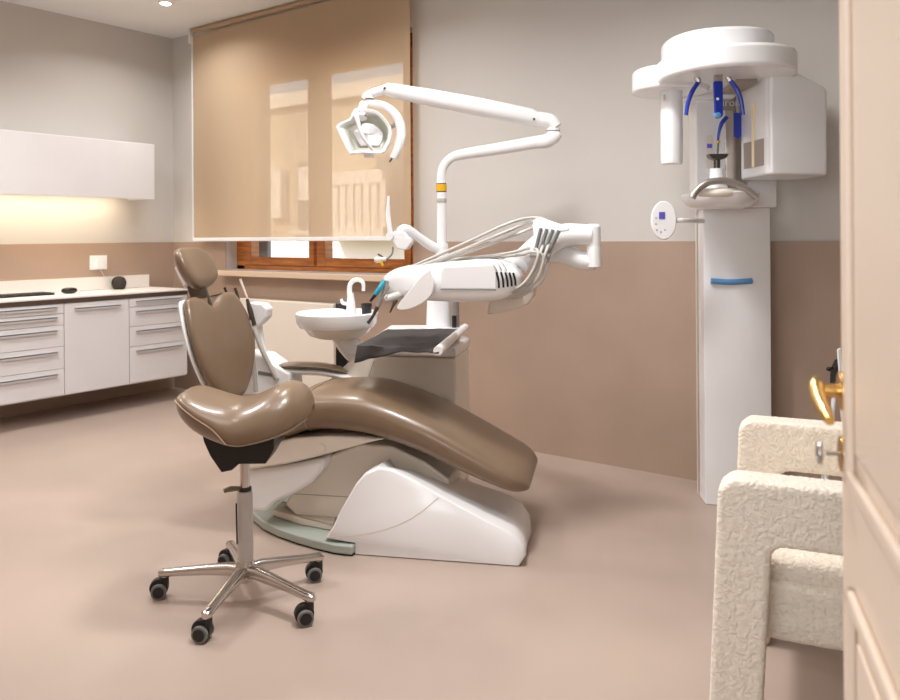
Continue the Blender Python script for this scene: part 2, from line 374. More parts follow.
# ------------------------------------------------------------------ x-ray machine
X = Fr(1.335, 3.68, -4)
xr = fthing(X, 'panoramic_xray_machine', 'tall white panoramic dental x-ray machine with overhead ring against the back wall', 'x-ray machine')
p0 = X.y(704, 300, 0); p1 = X.y(771, 300, 0); w0, w1_ = p0.x, p1.x
def bow(x0, x1, yf, yb, b, nn=10):
    o = [(x0+(x1-x0)*i/nn, yf-b*(1-(2*i/nn-1)**2)) for i in range(nn+1)]
    return o+[(x1, yb), (x0, yb)]
MB().hprism(bow(w0, w1_, .0, .14, .02), 0, 1.37).build('column', M_dwhite, xr, bevel=.006)
box(w0, w1_, .10, .165, 0, 1.37).build('mounting_plate', M_cream, xr, bevel=.004)
q0 = X.y(697, 210, -.03).x; q1 = X.y(778, 210, -.03).x
ztop = 1.95
MB().hprism(bow(q0, q1, -.02, .12, .01), 1.37, ztop).build('carriage', M_dwhite, xr, bevel=.008)
zz0 = X.y(711, 281, -.02); zz1 = X.y(752, 281, -.02)
MB().tube([(zz0.x, -.018, zz0.z), ((zz0.x+zz1.x)/2, -.024, zz0.z-.005), (zz1.x, -.018, zz0.z)], .0135, 12, smooth=8).build('grip_bar', M_lblue, xr, label='light blue bar across the column')
# mirror and name plate
def xbox(x0, y0, x1, y1, yl, th=.006, dy=0):
    a_ = X.y(x0, y0, yl); b_ = X.y(x1, y1, yl); return MB().box(a_.x, b_.x, yl-th, yl, b_.z, a_.z)
xbox(725, 108, 747, 197, -.034).build('mirror', M_mirror, xr, bevel=.002, label='tall mirror strip')
xbox(722, 96, 747, 110, -.036, .008).build('name_plate', M_gplate, xr, bevel=.002, label='grey name plate reading irona')
xbox(723, 191, 744, 199, -.05, .008).build('blue_label', M_lblue, xr, bevel=.002, label='light blue strip below the mirror')
xbox(706, 135, 712, 168, -.034, .003).build('button_panel', M_cream, xr, bevel=.001)
xbox(707, 144, 712, 148, -.038, .002).build('button', M_screen, xr, label='violet button')
cu = bpy.data.curves.new('lettering', 'FONT'); cu.body = 'irona'; cu.size = .048; cu.extrude = .0015; cu.align_x = 'CENTER'
tmp = bpy.data.objects.new('lettering_curve', cu); COL.objects.link(tmp); bpy.context.view_layer.update()
me = bpy.data.meshes.new_from_object(tmp.evaluated_get(bpy.context.evaluated_depsgraph_get())); bpy.data.objects.remove(tmp)
lt = bpy.data.objects.new('lettering', me); COL.objects.link(lt); me.materials.clear(); me.materials.append(M_text); lt.parent = xr
c_ = X.y(733.5, 106, -.046); lt.location = (c_.x, -.046, c_.z); lt.rotation_euler = (PI/2, 0, 0); lt['label'] = 'pale raised lettering irona'
# rotating ring: slab with left lobe, top disc
cen = X.y(727, 75, -.37); cx_ = cen.x
lob = X.y(672, 80, -.18)
def slab_outline(cx, cy, rx, ry, nn=48, e=.88):
    return [(cx+rx*math.copysign(abs(math.cos(2*PI*i/nn))**e, math.cos(2*PI*i/nn)), cy+ry*math.copysign(abs(math.sin(2*PI*i/nn))**e, math.sin(2*PI*i/nn))) for i in range(nn)]
MB().hprism(slab_outline(cx_-.012, -.36, .272, .33), 1.885, 1.975).build('rotating_ring', M_dwhite, xr, bevel=.018, seg=4, label='wide oval overhead ring')
MB().hprism(slab_outline(lob.x-.01, -.20, .165, .17, 40, .95), 1.87, 1.97).build('ring_lobe', M_dwhite, xr, bevel=.018, seg=4)
td = X.y(717, 40, -.3)
MB().hprism(slab_outline(td.x, -.28, .222, .26), 1.965, 2.075).build('top_disc', M_dwhite, xr, bevel=.016, seg=4)
# ceiling-side pedestal to the carriage
MB().box(td.x-.14, td.x+.14, -.1, .1, 1.86, 1.99).build('overhead_arm', M_dwhite, xr, bevel=.02)
lt_ = X.y(671.5, 120, -.24)
MB().lathe([(.045, 0), (.047, .02), (.047, .33)], (lt_.x, -.24, 1.555), 28).build('detector_column', M_dwhite, xr, bevel=.004)
a_ = X.y(657, 98, -.28); MB().box(a_.x+.025, a_.x+.033, -.292, -.285, a_.z-.012, a_.z+.012).build('marker', M_alu, xr)
# right housing
pa = X.y(748, 170, -.30); pb = X.y(770, 172, -.45); pc = X.y(827, 165, -.38)
hs = [(pa.x+.03, -.10), (pa.x+.0, -.22), (pb.x-.012, -.445), (pb.x+.004, -.46), (pb.x+.06, -.46), (pc.x-.01, -.40), (pc.x, -.38), (pc.x, -.12), (pc.x-.02, -.10)]
zb_ = 1.49
hm = MB(); k_ = len(hs)
tops = [1.90, 1.90, 1.90, 1.92, 1.93, 1.845, 1.84, 1.87, 1.89]
hm.add([(x, y, zb_) for x, y in hs]+[(x, y, z) for (x, y), z in zip(hs, tops)], [tuple(range(k_-1, -1, -1)), tuple(range(k_, 2*k_))]+[(i, (i+1) % k_, (i+1) % k_+k_, i+k_) for i in range(k_)])
hm.build('tube_housing', M_dwhite, xr, bevel=.013, seg=4)
hb = Vector((hs[2][0]-hs[1][0], hs[2][1]-hs[1][1], 0)); hn = Vector((-hb.y, hb.x, 0)).normalized()*-1
if hn.x > 0: hn = -hn
def hpt(t, z, off): return Vector((hs[1][0], hs[1][1], 0))+hb*t+hn*off+Vector((0, 0, z))
pn = MB(); pts = [hpt(.1, 1.53, .004), hpt(.9, 1.53, .004), hpt(.9, 1.64, .004), hpt(.1, 1.64, .004), hpt(.1, 1.53, -.01), hpt(.9, 1.53, -.01), hpt(.9, 1.64, -.01), hpt(.1, 1.64, -.01)]
pn.add(pts, [(0, 1, 2, 3), (7, 6, 5, 4), (0, 4, 5, 1), (1, 5, 6, 2), (2, 6, 7, 3), (3, 7, 4, 0)]); pn.build('beam_window', M_gplate, xr, flat=True, label='grey beam window')
pn = MB(); pts = [hpt(.47, 1.53, .007), hpt(.56, 1.53, .007), hpt(.56, 1.80, .007), hpt(.47, 1.80, .007), hpt(.47, 1.53, -.01), hpt(.56, 1.53, -.01), hpt(.56, 1.80, -.01), hpt(.47, 1.80, -.01)]
pn.add(pts, [(0, 1, 2, 3), (7, 6, 5, 4), (0, 4, 5, 1), (1, 5, 6, 2), (2, 6, 7, 3), (3, 7, 4, 0)]); pn.build('slit', mat('pale_slit', (250, 232, 196), .4), xr, flat=True)
# head supports under the ring
def xp(px, py, y): return X.y(px, py, y)
MB().tube([xp(699, 81, -.46), xp(692, 92, -.47), xp(688, 103, -.47), xp(686, 115, -.47)], [.009, .010, .009, .008], 10, smooth=5).build('temple_support', M_blue, xr, label='curved blue temple support')
MB().tube([xp(730, 80, -.46), xp(737, 90, -.47), xp(741, 101, -.47), xp(743, 115, -.47)], [.009, .010, .009, .008], 10, smooth=5).build('temple_support', M_blue, xr, label='curved blue temple support')
MB().tube([xp(691, 64, -.46), xp(694, 73, -.46), xp(699, 82, -.46)], [.010, .010, .013], 8, smooth=4).build('support_rod', M_satin, xr)
MB().tube([xp(732, 64, -.46), xp(726, 72, -.46), xp(730, 81, -.46)], [.008, .010, .012], 8, smooth=4).build('support_rod', M_satin, xr)
a_ = xp(713.5, 64, -.50); b_ = xp(722, 82, -.50); MB().box(a_.x, b_.x, -.515, -.495, b_.z, 1.90).build('head_bracket', M_satin, xr, bevel=.003)
a_ = xp(713, 82, -.51); b_ = xp(722.5, 118, -.51)
MB().prism([(a_.x, a_.z), (b_.x, a_.z), (b_.x, b_.z+.01), (b_.x-.008, b_.z), (a_.x+.010, b_.z), (a_.x+.004, b_.z+.01)], -.522, -.505).build('forehead_strap', M_blue, xr, bevel=.003, label='flat blue forehead strap')
c_ = xp(717.5, 99, -.52); MB().sell((c_.x, -.523, c_.z-.0), (.006, .004, .006)).build('stud', M_dwhite, xr)
c_ = xp(717.8, 115, -.52); MB().sell((c_.x, -.518, c_.z), (.017, .006, .015)).build('strap_tip', M_lblue, xr)
a_ = xp(733, 113, -.2); b_ = xp(741, 139, -.2); MB().prism([(a_.x, a_.z), (b_.x, a_.z), (b_.x, b_.z+.012), ((a_.x+b_.x)/2, b_.z), (a_.x, b_.z+.012)], -.212, -.198).build('neck_strap', M_blue, xr, bevel=.004, label='short blue strap hanging in front of the mirror')
a_ = xp(737, 64, -.2); MB().box(a_.x-.004, a_.x+.004, -.21, -.2, b_.z+.08, 1.87).build('support_rod', M_satin, xr)
a_ = xp(722, 68, -.2); b_ = xp(742, 84, -.2); MB().box(a_.x, b_.x, -.42, -.15, 1.868, 1.89).build('head_clamp', M_gplate, xr, bevel=.006)
MB().tube([xp(727, 117, -.34), xp(722, 123, -.34), xp(719, 132, -.34), xp(718, 141, -.34)], [.009, .009, .006, .005], 8, smooth=5).build('light_guide', M_blue, xr, label='thin curved blue guide')
MB().tube([xp(718, 141, -.34), xp(717.5, 155, -.34)], .004, 8).build('bite_rod', M_gun, xr)
c_ = xp(718.3, 142, -.34); MB().sell((c_.x, -.34, c_.z), (.008, .008, .006)).build('yellow_tip', M_yellow, xr, label='small yellow clip')
# chin rest
c0 = xp(716.5, 156, -.33)
MB().prism([(c0.x-.042, c0.z+.006), (c0.x+.042, c0.z+.006), (c0.x+.032, c0.z-.012), (c0.x+.012, c0.z-.018), (c0.x-.012, c0.z-.018), (c0.x-.03, c0.z-.012)], -.37, -.31).build('chin_rest', M_gun, xr, bevel=.004)
MB().tube([(c0.x, -.335, c0.z-.015), (c0.x, -.335, c0.z-.06)], .014, 12).build('chin_post', M_gun, xr)
c1 = xp(717, 190, -.33)
MB().lathe([(.05, 0), (.042, .03), (.030, .06), (.028, .10)], (c1.x, -.33, c1.z-.01), 24).build('chin_column', M_dwhite, xr)
MB().tube([xp(692, 198, -.40), xp(697, 190, -.40), xp(706, 183.5, -.40), xp(716, 181, -.40), xp(729, 181.5, -.40), xp(743, 187, -.40), xp(757, 197.5, -.40)], .0145, 14, smooth=6).build('hand_grip', M_satin, xr, label='arched grey metal hand grip')
c2 = xp(727, 200, -.22)
rr = []
for zt, sc in ((1.432, .96), (1.424, 1.0), (1.402, .97), (1.380, .86), (1.364, .66)):
    rr.append([(c2.x+.158*sc*math.cos(t_), -.05-max(0, -math.sin(t_))*.36*sc+max(0, math.sin(t_))*.04, zt) for t_ in (2*PI*i/40 for i in range(40))])
MB().loft(rr).build('chin_shelf', M_dwhite, xr)
a_ = xp(702, 199, -.41); b_ = xp(746, 210, -.41)
MB().tube([(a_.x, -.36, 1.425), ((a_.x+b_.x)/2, -.395, 1.422), (b_.x, -.36, 1.425)], .018, 12, smooth=8).build('front_cover', M_cream, xr)
# display
dd = xp(663, 220.5, -.22)
rot = [(.055*math.cos(t_), .085*math.sin(t_)) for t_ in (2*PI*i/32 for i in range(32))]
MB().prism([(dd.x+x, dd.z+z) for x, z in rot], -.24, -.222).build('control_panel', M_dwhite, xr, bevel=.006, label='oval white control panel')
a_ = xp(659, 212, -.241); b_ = xp(665, 219, -.241); MB().box(a_.x, b_.x, -.2425, -.238, b_.z, a_.z).build('display', M_screen, xr, label='small violet display')
for px, py in ((656, 218), (656, 224), (657, 230), (661, 232), (665, 230)):
    a_ = xp(px, py, -.241); MB().sell((a_.x, -.2405, a_.z), (.0035, .002, .0035)).build('key', M_gplate, xr)
a_ = xp(697, 221, -.02); MB().tube([(dd.x+.03, -.22, dd.z), (dd.x+.1, -.20, dd.z), (a_.x+.03, -.0, dd.z)], .011, 12, smooth=6).build('panel_arm', M_dwhite, xr)

# ------------------------------------------------------------------ dental chair
D = Fr(-.2, 3.41, -11)
dc = fthing(D, 'dental_chair', 'brown leather dental treatment chair on a white base behind the saddle stool', 'dental chair')
def ring_se(c, u, w, hu, hw, nn=28, e=.62):
    o = []
    for i in range(nn):
        t_ = 2*PI*i/nn; a_ = math.cos(t_); b_ = math.sin(t_)
        o.append(c+u*(hu*math.copysign(abs(a_)**e, a_))+w*(hw*math.copysign(abs(b_)**e, b_)))
    return o
prs = [((322, 379), (310, 434)), ((351, 376), (340, 433)), ((377, 376), (362, 437)), ((398, 382), (382, 441)), ((421, 390), (402, 448)), ((450, 403), (430, 459)), ((487, 423), (466, 477)), ((514, 440), (500, 490))]
path = [(Vector((-.80, 0, .475)), .06, .20), (Vector((-.62, 0, .47)), .075, .235), (Vector((-.46, 0, .485)), .08, .25)]
for a_, b_ in prs:
    p = D.y(*a_, .12); q = D.y(*b_, -.19); c = (p+q)/2; c.y = 0
    path.append((c, (Vector((p.x, 0, p.z))-Vector((q.x, 0, q.z))).length/2, .255))
ends = D.y(534, 474, 0)
last = path[-1][0]; dirv = (Vector((ends.x, 0, ends.z))-last)
C = cr([p[0] for p in path], 4); T = [p[1] for p in path]; W = [p[2] for p in path]
rings = []
for i, c in enumerate(C):
    t = (C[min(i+1, len(C)-1)]-C[max(i-1, 0)]).normalized(); nrm = Vector((-t.z, 0, t.x))
    f_ = i/4; k0 = min(int(f_), len(T)-2); q = f_-k0
    th = T[k0]*(1-q)+T[k0+1]*q; wd_ = W[k0]*(1-q)+W[k0+1]*q
    if i == 0: st, sn = c, nrm
    rings.append(ring_se(c, Vector((0, 1, 0)), nrm, wd_, th*.93))
tl = (C[-1]-C[-3]).normalized(); nl = Vector((-tl.z, 0, tl.x)); L_ = dirv.length
for q in (.3, .55, .75, .9, .98, 1.0):
    s_ = math.sqrt(max(0, 1-q*q)); s_ = max(s_, .05)
    rings.append(ring_se(C[-1]+tl*(L_*q)*1.0, Vector((0, 1, 0)), nl, W[-1]*(.72+.28*s_), T[-1]*.93*s_))
t0 = (C[1]-C[0]).normalized(); n0 = Vector((-t0.z, 0, t0.x)); pre = []
for q in (1.0, .8, .5):
    s_ = max(math.sqrt(1-q*q), .05); pre.append(ring_se(C[0]-t0*.05*q, Vector((0, 1, 0)), n0, W[0]*(.8+.2*s_), T[0]*.93*s_))
seat = MB().loft(pre+rings).build('seat_cushion', M_leather, dc, sub=1, label='brown leather seat and leg rest in one piece')
# seam across the cushion
i_ = 13; c = C[i_]; t = (C[i_+1]-C[i_-1]).normalized(); nrm = Vector((-t.z, 0, t.x))
rg = ring_se(c, Vector((0, 1, 0)), nrm, .2575, T[3]*.93+.0015, 40)
MB().tube(rg+[rg[0]], .0022, 6).build('seam', M_pipe, seat)

# backrest
bb = Vector((-.787, 0, .535)); bt = Vector((-.925, 0, 1.008)); up = (bt-bb).normalized(); nf = Vector((up.z, 0, -up.x)); Hh = (bt-bb).length
def back_pad(off, thick, wsc, hsc, notch):
    rows = []; nv = 14
    vv = [0, .015, .05]+[.05+.90*i/nv for i in range(1, nv)]+[.95, .985, 1.0]
    for v in vv:
        w = (.05+.225*math.sin(min(v/.6, 1)*PI/2)**.62) if v < .62 else .275-.06*((v-.62)/.38)**2.2
        edge = min(1, math.sqrt(max(0, 1-((.05-v)/.05)**2)) if v < .05 else (math.sqrt(max(0, 1-((v-.95)/.05)**2)) if v > .95 else 1)); edge = max(edge, .08)
        w *= wsc; ring = []
        for i in range(36):
            t_ = 2*PI*i/36; a_ = math.cos(t_); b_ = math.sin(t_)
            u = w*math.copysign(abs(a_)**.75, a_); th = thick*edge*math.copysign(abs(b_)**.8, b_)
            vt = Hh*hsc*(1-notch*math.exp(-(abs(u)/.075)**1.6)*v**4)
            vtop = vt-(.035*(u/.27)**4)*v
            bend = .10*(u/.27)**2*.4
            ring.append(bb+up*(v*vtop-.01)+nf*(off+bend+th)+Vector((0, u, 0)))
        rows.append(ring)
    return MB().loft(rows)
back_pad(0, .036, 1, 1, .15).build('backrest', M_leather, dc, sub=1, label='brown leather backrest with a notched top')
back_pad(-.032, .02, 1.0, 1.0, .15).build('back_shell', M_dwhite, dc, sub=1, label='white shell behind the backrest')
# headrest
hc = D.y(193, 268.5, 0)
hc = Vector((hc.x, 0, hc.z)); rows = []
hu = (up+nf*-.2).normalized(); hnf = Vector((hu.z, 0, -hu.x))
for v in [-1, -.96, -.85, -.65, -.4, -.1, .2, .5, .75, .9, .97, 1]:
    e_ = max(.06, math.sqrt(1-v*v)**.8 if abs(v) < 1 else .06); w = .142*max(.25, (1-abs(v)**3.6)**.5 if abs(v) < 1 else .25)*(1.0+.05*v); ring = []
    for i in range(32):
        t_ = 2*PI*i/32; a_ = math.cos(t_); b_ = math.sin(t_)
        u = w*math.copysign(abs(a_)**.8, a_)
        ring.append(hc+hu*(v*.104)+hnf*(.042*e_*math.copysign(abs(b_)**.85, b_)+.035*(u/.15)**2)+Vector((0, u, 0)))
    rows.append(ring)
MB().loft(rows).build('headrest', M_leather, dc, sub=1, label='brown leather headrest')
a_ = bb+up*(Hh*.80)-nf*.02; b_ = hc-hu*.06-hnf*.02
sup = MB(); sup.tube([a_, b_], .024, 10, ry=1.8); sup.build('headrest_stem', M_gun, dc)
MB().tube([b_+hu*.005, b_+hu*.10-hnf*.02], [.05, .035], 12, ry=1.3).build('headrest_shell', M_dwhite, dc)
# armrest on the far side
def dp(px, py, y): return D.y(px, py, y)
AY = .33
MB().tube([dp(277, 366, AY), dp(287, 365, AY), dp(302, 365, AY), dp(322, 366, AY), dp(338, 369, AY), dp(347, 372, AY)], [.005, .014, .016, .016, .014, .005], 12, smooth=5, ry=2.6).build('arm_pad', M_leather, dc, label='brown arm pad')
MB().tube([dp(275, 374, AY), dp(282, 371, AY), dp(300, 371.5, AY), dp(322, 372.5, AY), dp(345, 377, AY), dp(356, 382, AY)], [.012, .017, .016, .016, .015, .010], 12, smooth=5, ry=1.6).build('arm_frame', M_dwhite, dc)
MB().tube([dp(286, 373, AY), dp(289, 380, AY), dp(296, 386, AY), dp(310, 391, AY-.02), dp(320, 398, AY-.05)], .015, 12, smooth=5).build('arm_strut', M_dwhite, dc)
MB().tube([dp(333, 376, AY), dp(333, 386, AY), dp(330, 396, AY-.05)], [.007, .006, .006], 10, smooth=3).build('arm_strut', M_gun, dc)
# seat shell, column, base
MB().prism(D.poly([(240, 455), (262, 446), (293, 438), (330, 436), (362, 437), (386, 439), (368, 443), (339, 451), (310, 459), (288, 464), (250, 470), (241, 468)], -.22), -.22, .22).build('seat_shell', M_cream, dc, bevel=.012)
bs = D.y(321, 448, -.222); MB().cyl((bs.x, -.20, bs.z), (bs.x, -.227, bs.z), .018, nn=20).build('hinge_cap', M_cream, dc)
MB().prism(D.poly([(236, 472), (250, 470), (288, 465), (325, 458), (323, 470), (312, 483), (295, 494), (276, 503), (266, 512), (250, 512), (243, 498)], -.20), -.20, .18).build('lift_cover', M_dwhite, dc, bevel=.02, seg=4)
MB().prism(D.poly([(305, 462), (325, 457), (360, 444), (392, 446), (425, 462), (450, 480), (450, 520), (300, 520), (285, 505)], -.12), -.12, .14).build('lift_column', M_cream, dc, bevel=.012)
a_ = D.y(290, 493.5, -.1225); b_ = D.y(358, 494.5, -.1225); MB().box(a_.x, b_.x, -.1215, -.118, a_.z-.002, a_.z+.0005).build('seam', M_gplate, dc)
cov = D.poly([(325, 538), (332, 528), (340, 511), (356, 483), (365, 473), (378, 467), (392, 469), (412, 479), (439, 495), (465, 509), (487, 521), (503, 529), (516, 537), (524, 546), (526, 556), (520, 567)], -.30)
far = D.poly([(400, 465), (418, 467), (441, 472), (465, 481), (485, 488), (500, 493), (512, 498), (522, 504), (530, 516), (532, 532)], .06)
cov = [(x, max(z, .004)) for x, z in cov]; far = cov[:6]+far
far = [(x, z-d_) for (x, z), d_ in zip(far, (0, 0, .01, .035, .055, .05, .018)+(0,)*20)]
bl_ = [(D.z(353, 556, 0).x, .004), (D.z(353, 556, 0).x, .045)]
rr = []
nr = cov[:]+[(cov[-1][0]-.02, .004)]+bl_; fr2 = far[:]+[(far[-1][0]-.0, .004)]+bl_
for y_, q, ins in ((-.306, 0, .03), (-.303, 0, .012), (-.29, .02, 0), (-.2, .32, 0), (-.1, .60, 0), (0, .86, 0), (.05, 1, 0), (.075, 1, .012), (.085, 1, .03)):
    rg = [(a_[0]*(1-q)+b_[0]*q, a_[1]*(1-q)+b_[1]*q+.012*math.sin(PI*q)*(1 if a_[1] > .1 else 0)) for a_, b_ in zip(nr, fr2)]
    cxm, czm = .2, .14
    rr.append([(cxm+(x-cxm)*(1-ins), y_, max(.003, czm+(z-czm)*(1-ins*1.5)) if z > .02 else z) for x, z in rg])
cv = MB().loft(rr).build('base_cover', M_dwhite, dc, angle=60, label='glossy white wedge-shaped base cover')
sm = [D.y(*p, -.306) for p in [(327, 537), (350, 536), (375, 532), (400, 524), (421, 512), (439, 497)]]
MB().tube([(p.x, -.3045, p.z) for p in sm], .0025, 6, smooth=6).build('seam', M_cream, cv)
pl = [D.z(*p, .02) for p in [(352, 552), (334, 550), (317, 546), (296, 540), (277, 533.5), (262, 526), (253, 518)]]
pl = [(p.x, p.y) for p in pl]+[(-.78, .10), (-.72, .24), (.1, .24), (.1, -.1), (-.10, -.12)]
MB().hprism(pl, .006, .042).build('base_plate', M_plate, dc, bevel=.008, label='grey-green floor plate')
MB().hprism([(-.13+(x+.13)*.97, y*.97) for x, y in pl], 0, .01).build('plate_gasket', M_black, dc)
pd = [D.z(*p, .06) for p in [(272, 512), (282, 503), (303, 507), (338, 514), (333, 527), (300, 521)]]
MB().hprism([(p.x, p.y) for p in pd], .042, .072).build('foot_pedal', M_cream, dc, bevel=.008)
pd2 = [D.z(*p, .075) for p in [(283, 506), (303, 509), (336, 516), (333, 524), (300, 517)]]
MB().hprism([(p.x, p.y) for p in pd2], .07, .077).build('pedal_tread', mat('greige_tread', (176, 164, 148), .4), dc, bevel=.003)

# ------------------------------------------------------------------ saddle stool
S = Fr(-.716, 2.76, 0)
st = fthing(S, 'saddle_stool', 'brown leather saddle stool on a polished five-arm castor base', 'stool')
prof = [  # s, top z, seam z, band bottom z, half width
    (-.216, .702, .698, .688, .04), (-.208, .722, .706, .672, .09), (-.186, .732, .702, .650, .13), (-.152, .724, .684, .622, .158), (-.11, .706, .660, .598, .175), (-.055, .692, .628, .578, .187), (-.01, .688, .584, .568, .197), (.035, .699, .580, .570, .202), (.085, .724, .590, .580, .205), (.13, .747, .602, .592, .2), (.17, .751, .614, .604, .185), (.205, .735, .628, .618, .15), (.232, .698, .643, .632, .09), (.240, .668, .652, .645, .03)]
rings = []
for s_, zt, ze, zb3, w in prof:
    r_ = []
    for i in range(21):      # over the top, near seam to far seam
        t_ = PI*i/20; c_ = -math.cos(t_); n_ = math.sin(t_)
        r_.append((s_, w*math.copysign(abs(c_)**.85, c_), ze+(zt-ze)*n_**.8))
    r_.append((s_, w*.97, ze-.4*(ze-zb3))); r_.append((s_, w*.88, zb3))
    for i in range(1, 8):   # underside back
        q = i/8; yy = w*(1-2*q)*.86
        r_.append((s_, yy, zb3+.02*math.sin(PI*q)))
    r_.append((s_, -w*.88, zb3)); r_.append((s_, -w*.97, ze-.4*(ze-zb3)))
    rings.append(r_)
seat = MB().loft(rings).build('seat', M_leather, st, sub=1, angle=80, label='saddle-shaped taupe leather seat')
MB().tube([(p[0], -p[4]*1.0, p[2]+.001) for p in prof[1:7]], .0028, 6, smooth=5).build('piping', M_pipe, seat)
MB().tube([(p[0], -p[4]*1.0, p[2]) for p in prof[6:13]], .0018, 6, smooth=5).build('piping', M_leather, seat)
MB().prism([(-.125, .60), (-.118, .563), (-.097, .515), (-.059, .459), (-.024, .466), (0, .487), (.045, .487), (.09, .487), (.118, .535), (.118, .60)], -.075, .075).build('seat_plate', M_black, st, bevel=.004)
MB().cyl((0, 0, .36), (0, 0, .56), .0165).build('piston', M_chrome, st)
MB().lathe([(.027, .10), (.027, .362), (.024, .374), (.0165, .378)], nn=28).build('outer_column', M_alu, st)
MB().lathe([(.0205, .372), (.023, .376), (.023, .386), (.018, .388)], nn=24).build('column_collar', M_black, st)
MB().tube([(-.02, -.028, .20), (-.022, -.029, .34)], .003, 6).build('column_slot', M_black, st)
MB().tube([(-.01, -.01, .385), (-.04, -.03, .39), (-.062, -.035, .385)], [.007, .010, .008], 10, smooth=3).build('height_lever', mat('olive_lever', (120, 112, 86), .4), st)
base = MB(); base.lathe([(.022, .062), (.030, .066), (.036, .10), (.032, .125), (.027, .135)], nn=28)
angs = [176, 115, 33, -35, -99]
rads = [.298, .305, .283, .318, .297]
for a, ar_ in zip(angs, rads):
    k9 = ar_/.30
    t_ = R_(a); u = Vector((math.cos(t_), math.sin(t_), 0)); w = Vector((-u.y, u.x, 0)); rr = []
    for d_, z_, hw, hz in ((.015, .098, .024, .022), (.06, .103, .021, .021), (.14, .098, .018, .017), (.22, .091, .016, .014), (.275, .086, .016, .013), (.298, .084, .017, .014), (.308, .083, .011, .010)):
        rr.append([Vector((0, 0, z_))+u*d_*k9+w*(hw*math.copysign(abs(math.cos(q))**.7, math.cos(q)))+Vector((0, 0, hz*math.copysign(abs(math.sin(q))**.8, math.sin(q)))) for q in (2*PI*i/16 for i in range(16))])
    base.loft(rr)
    base.cyl(u*(ar_-.01)+Vector((0, 0, .058)), u*(ar_-.01)+Vector((0, 0, .09)), .013, nn=14)
base.build('star_base', M_chrome, st)
for n_, a in enumerate(angs):
    t_ = R_(a); c = Vector(((rads[n_]-.01)*math.cos(t_), (rads[n_]-.01)*math.sin(t_), 0)); sw = R_([10, -25, 15, 20, -10][n_]); ax = Vector((math.sin(sw), -math.cos(sw), 0)); fwd = Vector((math.cos(sw), math.sin(sw), 0))
    cc = c-fwd*.016
    hd = MB(); hd.cyl(cc+ax*-.012+Vector((0, 0, .033)), cc+ax*.012+Vector((0, 0, .033)), .029, nn=24); hd.cyl(c+Vector((0, 0, .04)), c+Vector((0, 0, .066)), .014, nn=16)
    hd.v = [tuple(c+(Vector(v_)-c)*1.08) for v_ in hd.v]; ca = hd.build('castor', M_black, st, bevel=.002)
    for sg in (-1, 1):
        whl = MB(); whl.cyl(cc+ax*(sg*.013)+Vector((0, 0, .0265)), cc+ax*(sg*.027)+Vector((0, 0, .0265)), .0265, nn=28); wh = whl.build('wheel', M_rubber, ca, bevel=.003)
        MB().cyl(cc+ax*(sg*.024)+Vector((0, 0, .0265)), cc+ax*(sg*.0285)+Vector((0, 0, .0265)), .019, nn=24).build('hub_cap', M_black, ca)

# ------------------------------------------------------------------ dental unit
U = Fr(-.25, 4.0, -11)
du = fthing(U, 'dental_unit', 'cream dental unit cabinet with round spittoon bowl behind the treatment chair', 'dental unit')
def up_(px, py, y): return U.y(px, py, y)
NY = -.22
x0 = up_(352, 380, NY).x; x1 = up_(456, 380, NY).x; zt = up_(420, 357, NY).z; zl = up_(420, 346, NY).z
MB().prism([(x0-.03, .02), (x1-.01, .02), (x1, .1), (x1, zt), (x0+.02, zt), (x0-.06, zt-.07), (x0-.06, .2)], NY, .16).build('body', M_cream, du, bevel=.014)
MB().prism([(x0-.02, zt+.002), (x1+.002, zt+.002), (x1+.002, zl-.01), (x1-.01, zl), (x0+.06, zl), (x0-.01, zl-.03)], NY-.004, .16).build('lid', M_dwhite, du, bevel=.012)
a_ = up_(374, 361, NY-.002); b_ = up_(366, 384, NY-.002); MB().tube([(a_.x, NY, a_.z), (b_.x, NY, b_.z)], .0022, 6).build('seam', M_gplate, du)
MB().box(x0-.02, x1-.02, NY+.02, .14, 0, .03).build('plinth', M_black, du)
# tower
tc0 = up_(438.5, 328, .08); tz1 = up_(438.5, 285, .08).z
MB().lathe([(.064, 0), (.060, (tz1-zl)*.5), (.052, tz1-zl+.02)], (tc0.x, .08, zl), 32).build('tower', M_dwhite, du)
# bowl
BC = up_(337, 313, -.20); bx, by_ = BC.x, -.2; bz = BC.z
MB().lathe([(.10, -.118), (.135, -.105), (.158, -.078), (.163, -.068)], (bx+.005, by_, bz), 40, sx=1, sy=1).build('bowl_base', M_cream, du)
MB().lathe([(.14, -.074), (.178, -.066), (.192, -.045), (.198, .0), (.192, .006), (.184, .004), (.17, -.02), (.13, -.045), (.04, -.055), (.002, -.056)], (bx, by_, bz), 48, cap=False).build('spittoon_bowl', M_dwhite, du, label='round white spittoon bowl')
fb = up_(351, 310, -.11)
MB().tube([(fb.x, -.11, bz-.03), (fb.x, -.11, bz+.045), (fb.x-.002, -.11, bz+.09)], [.026, .021, .015], 16).build('faucet_base', M_dwhite, du)
MB().tube([up_(350.5, 300, -.11), up_(349.5, 290, -.11), up_(350.5, 284, -.11), up_(354, 280.5, -.11), up_(359, 280, -.11), up_(363, 283, -.11), up_(363.5, 291, -.11)], [.015, .013, .012, .012, .011, .010, .009], 14, smooth=6).build('faucet', M_dwhite, du)
MB().tube([up_(349, 304, -.13), up_(343, 303, -.13), up_(341, 299, -.13)], [.008, .009, .007], 10, smooth=4).build('cup_filler', M_dwhite, du)
MB().tube([(bx+.02, by_+.03, bz-.11), (bx+.06, by_+.03, bz-.17), (x0+.01, by_+.05, zt+.0)], [.06, .055, .06], 20, smooth=5).build('bowl_arm', M_dwhite, du)
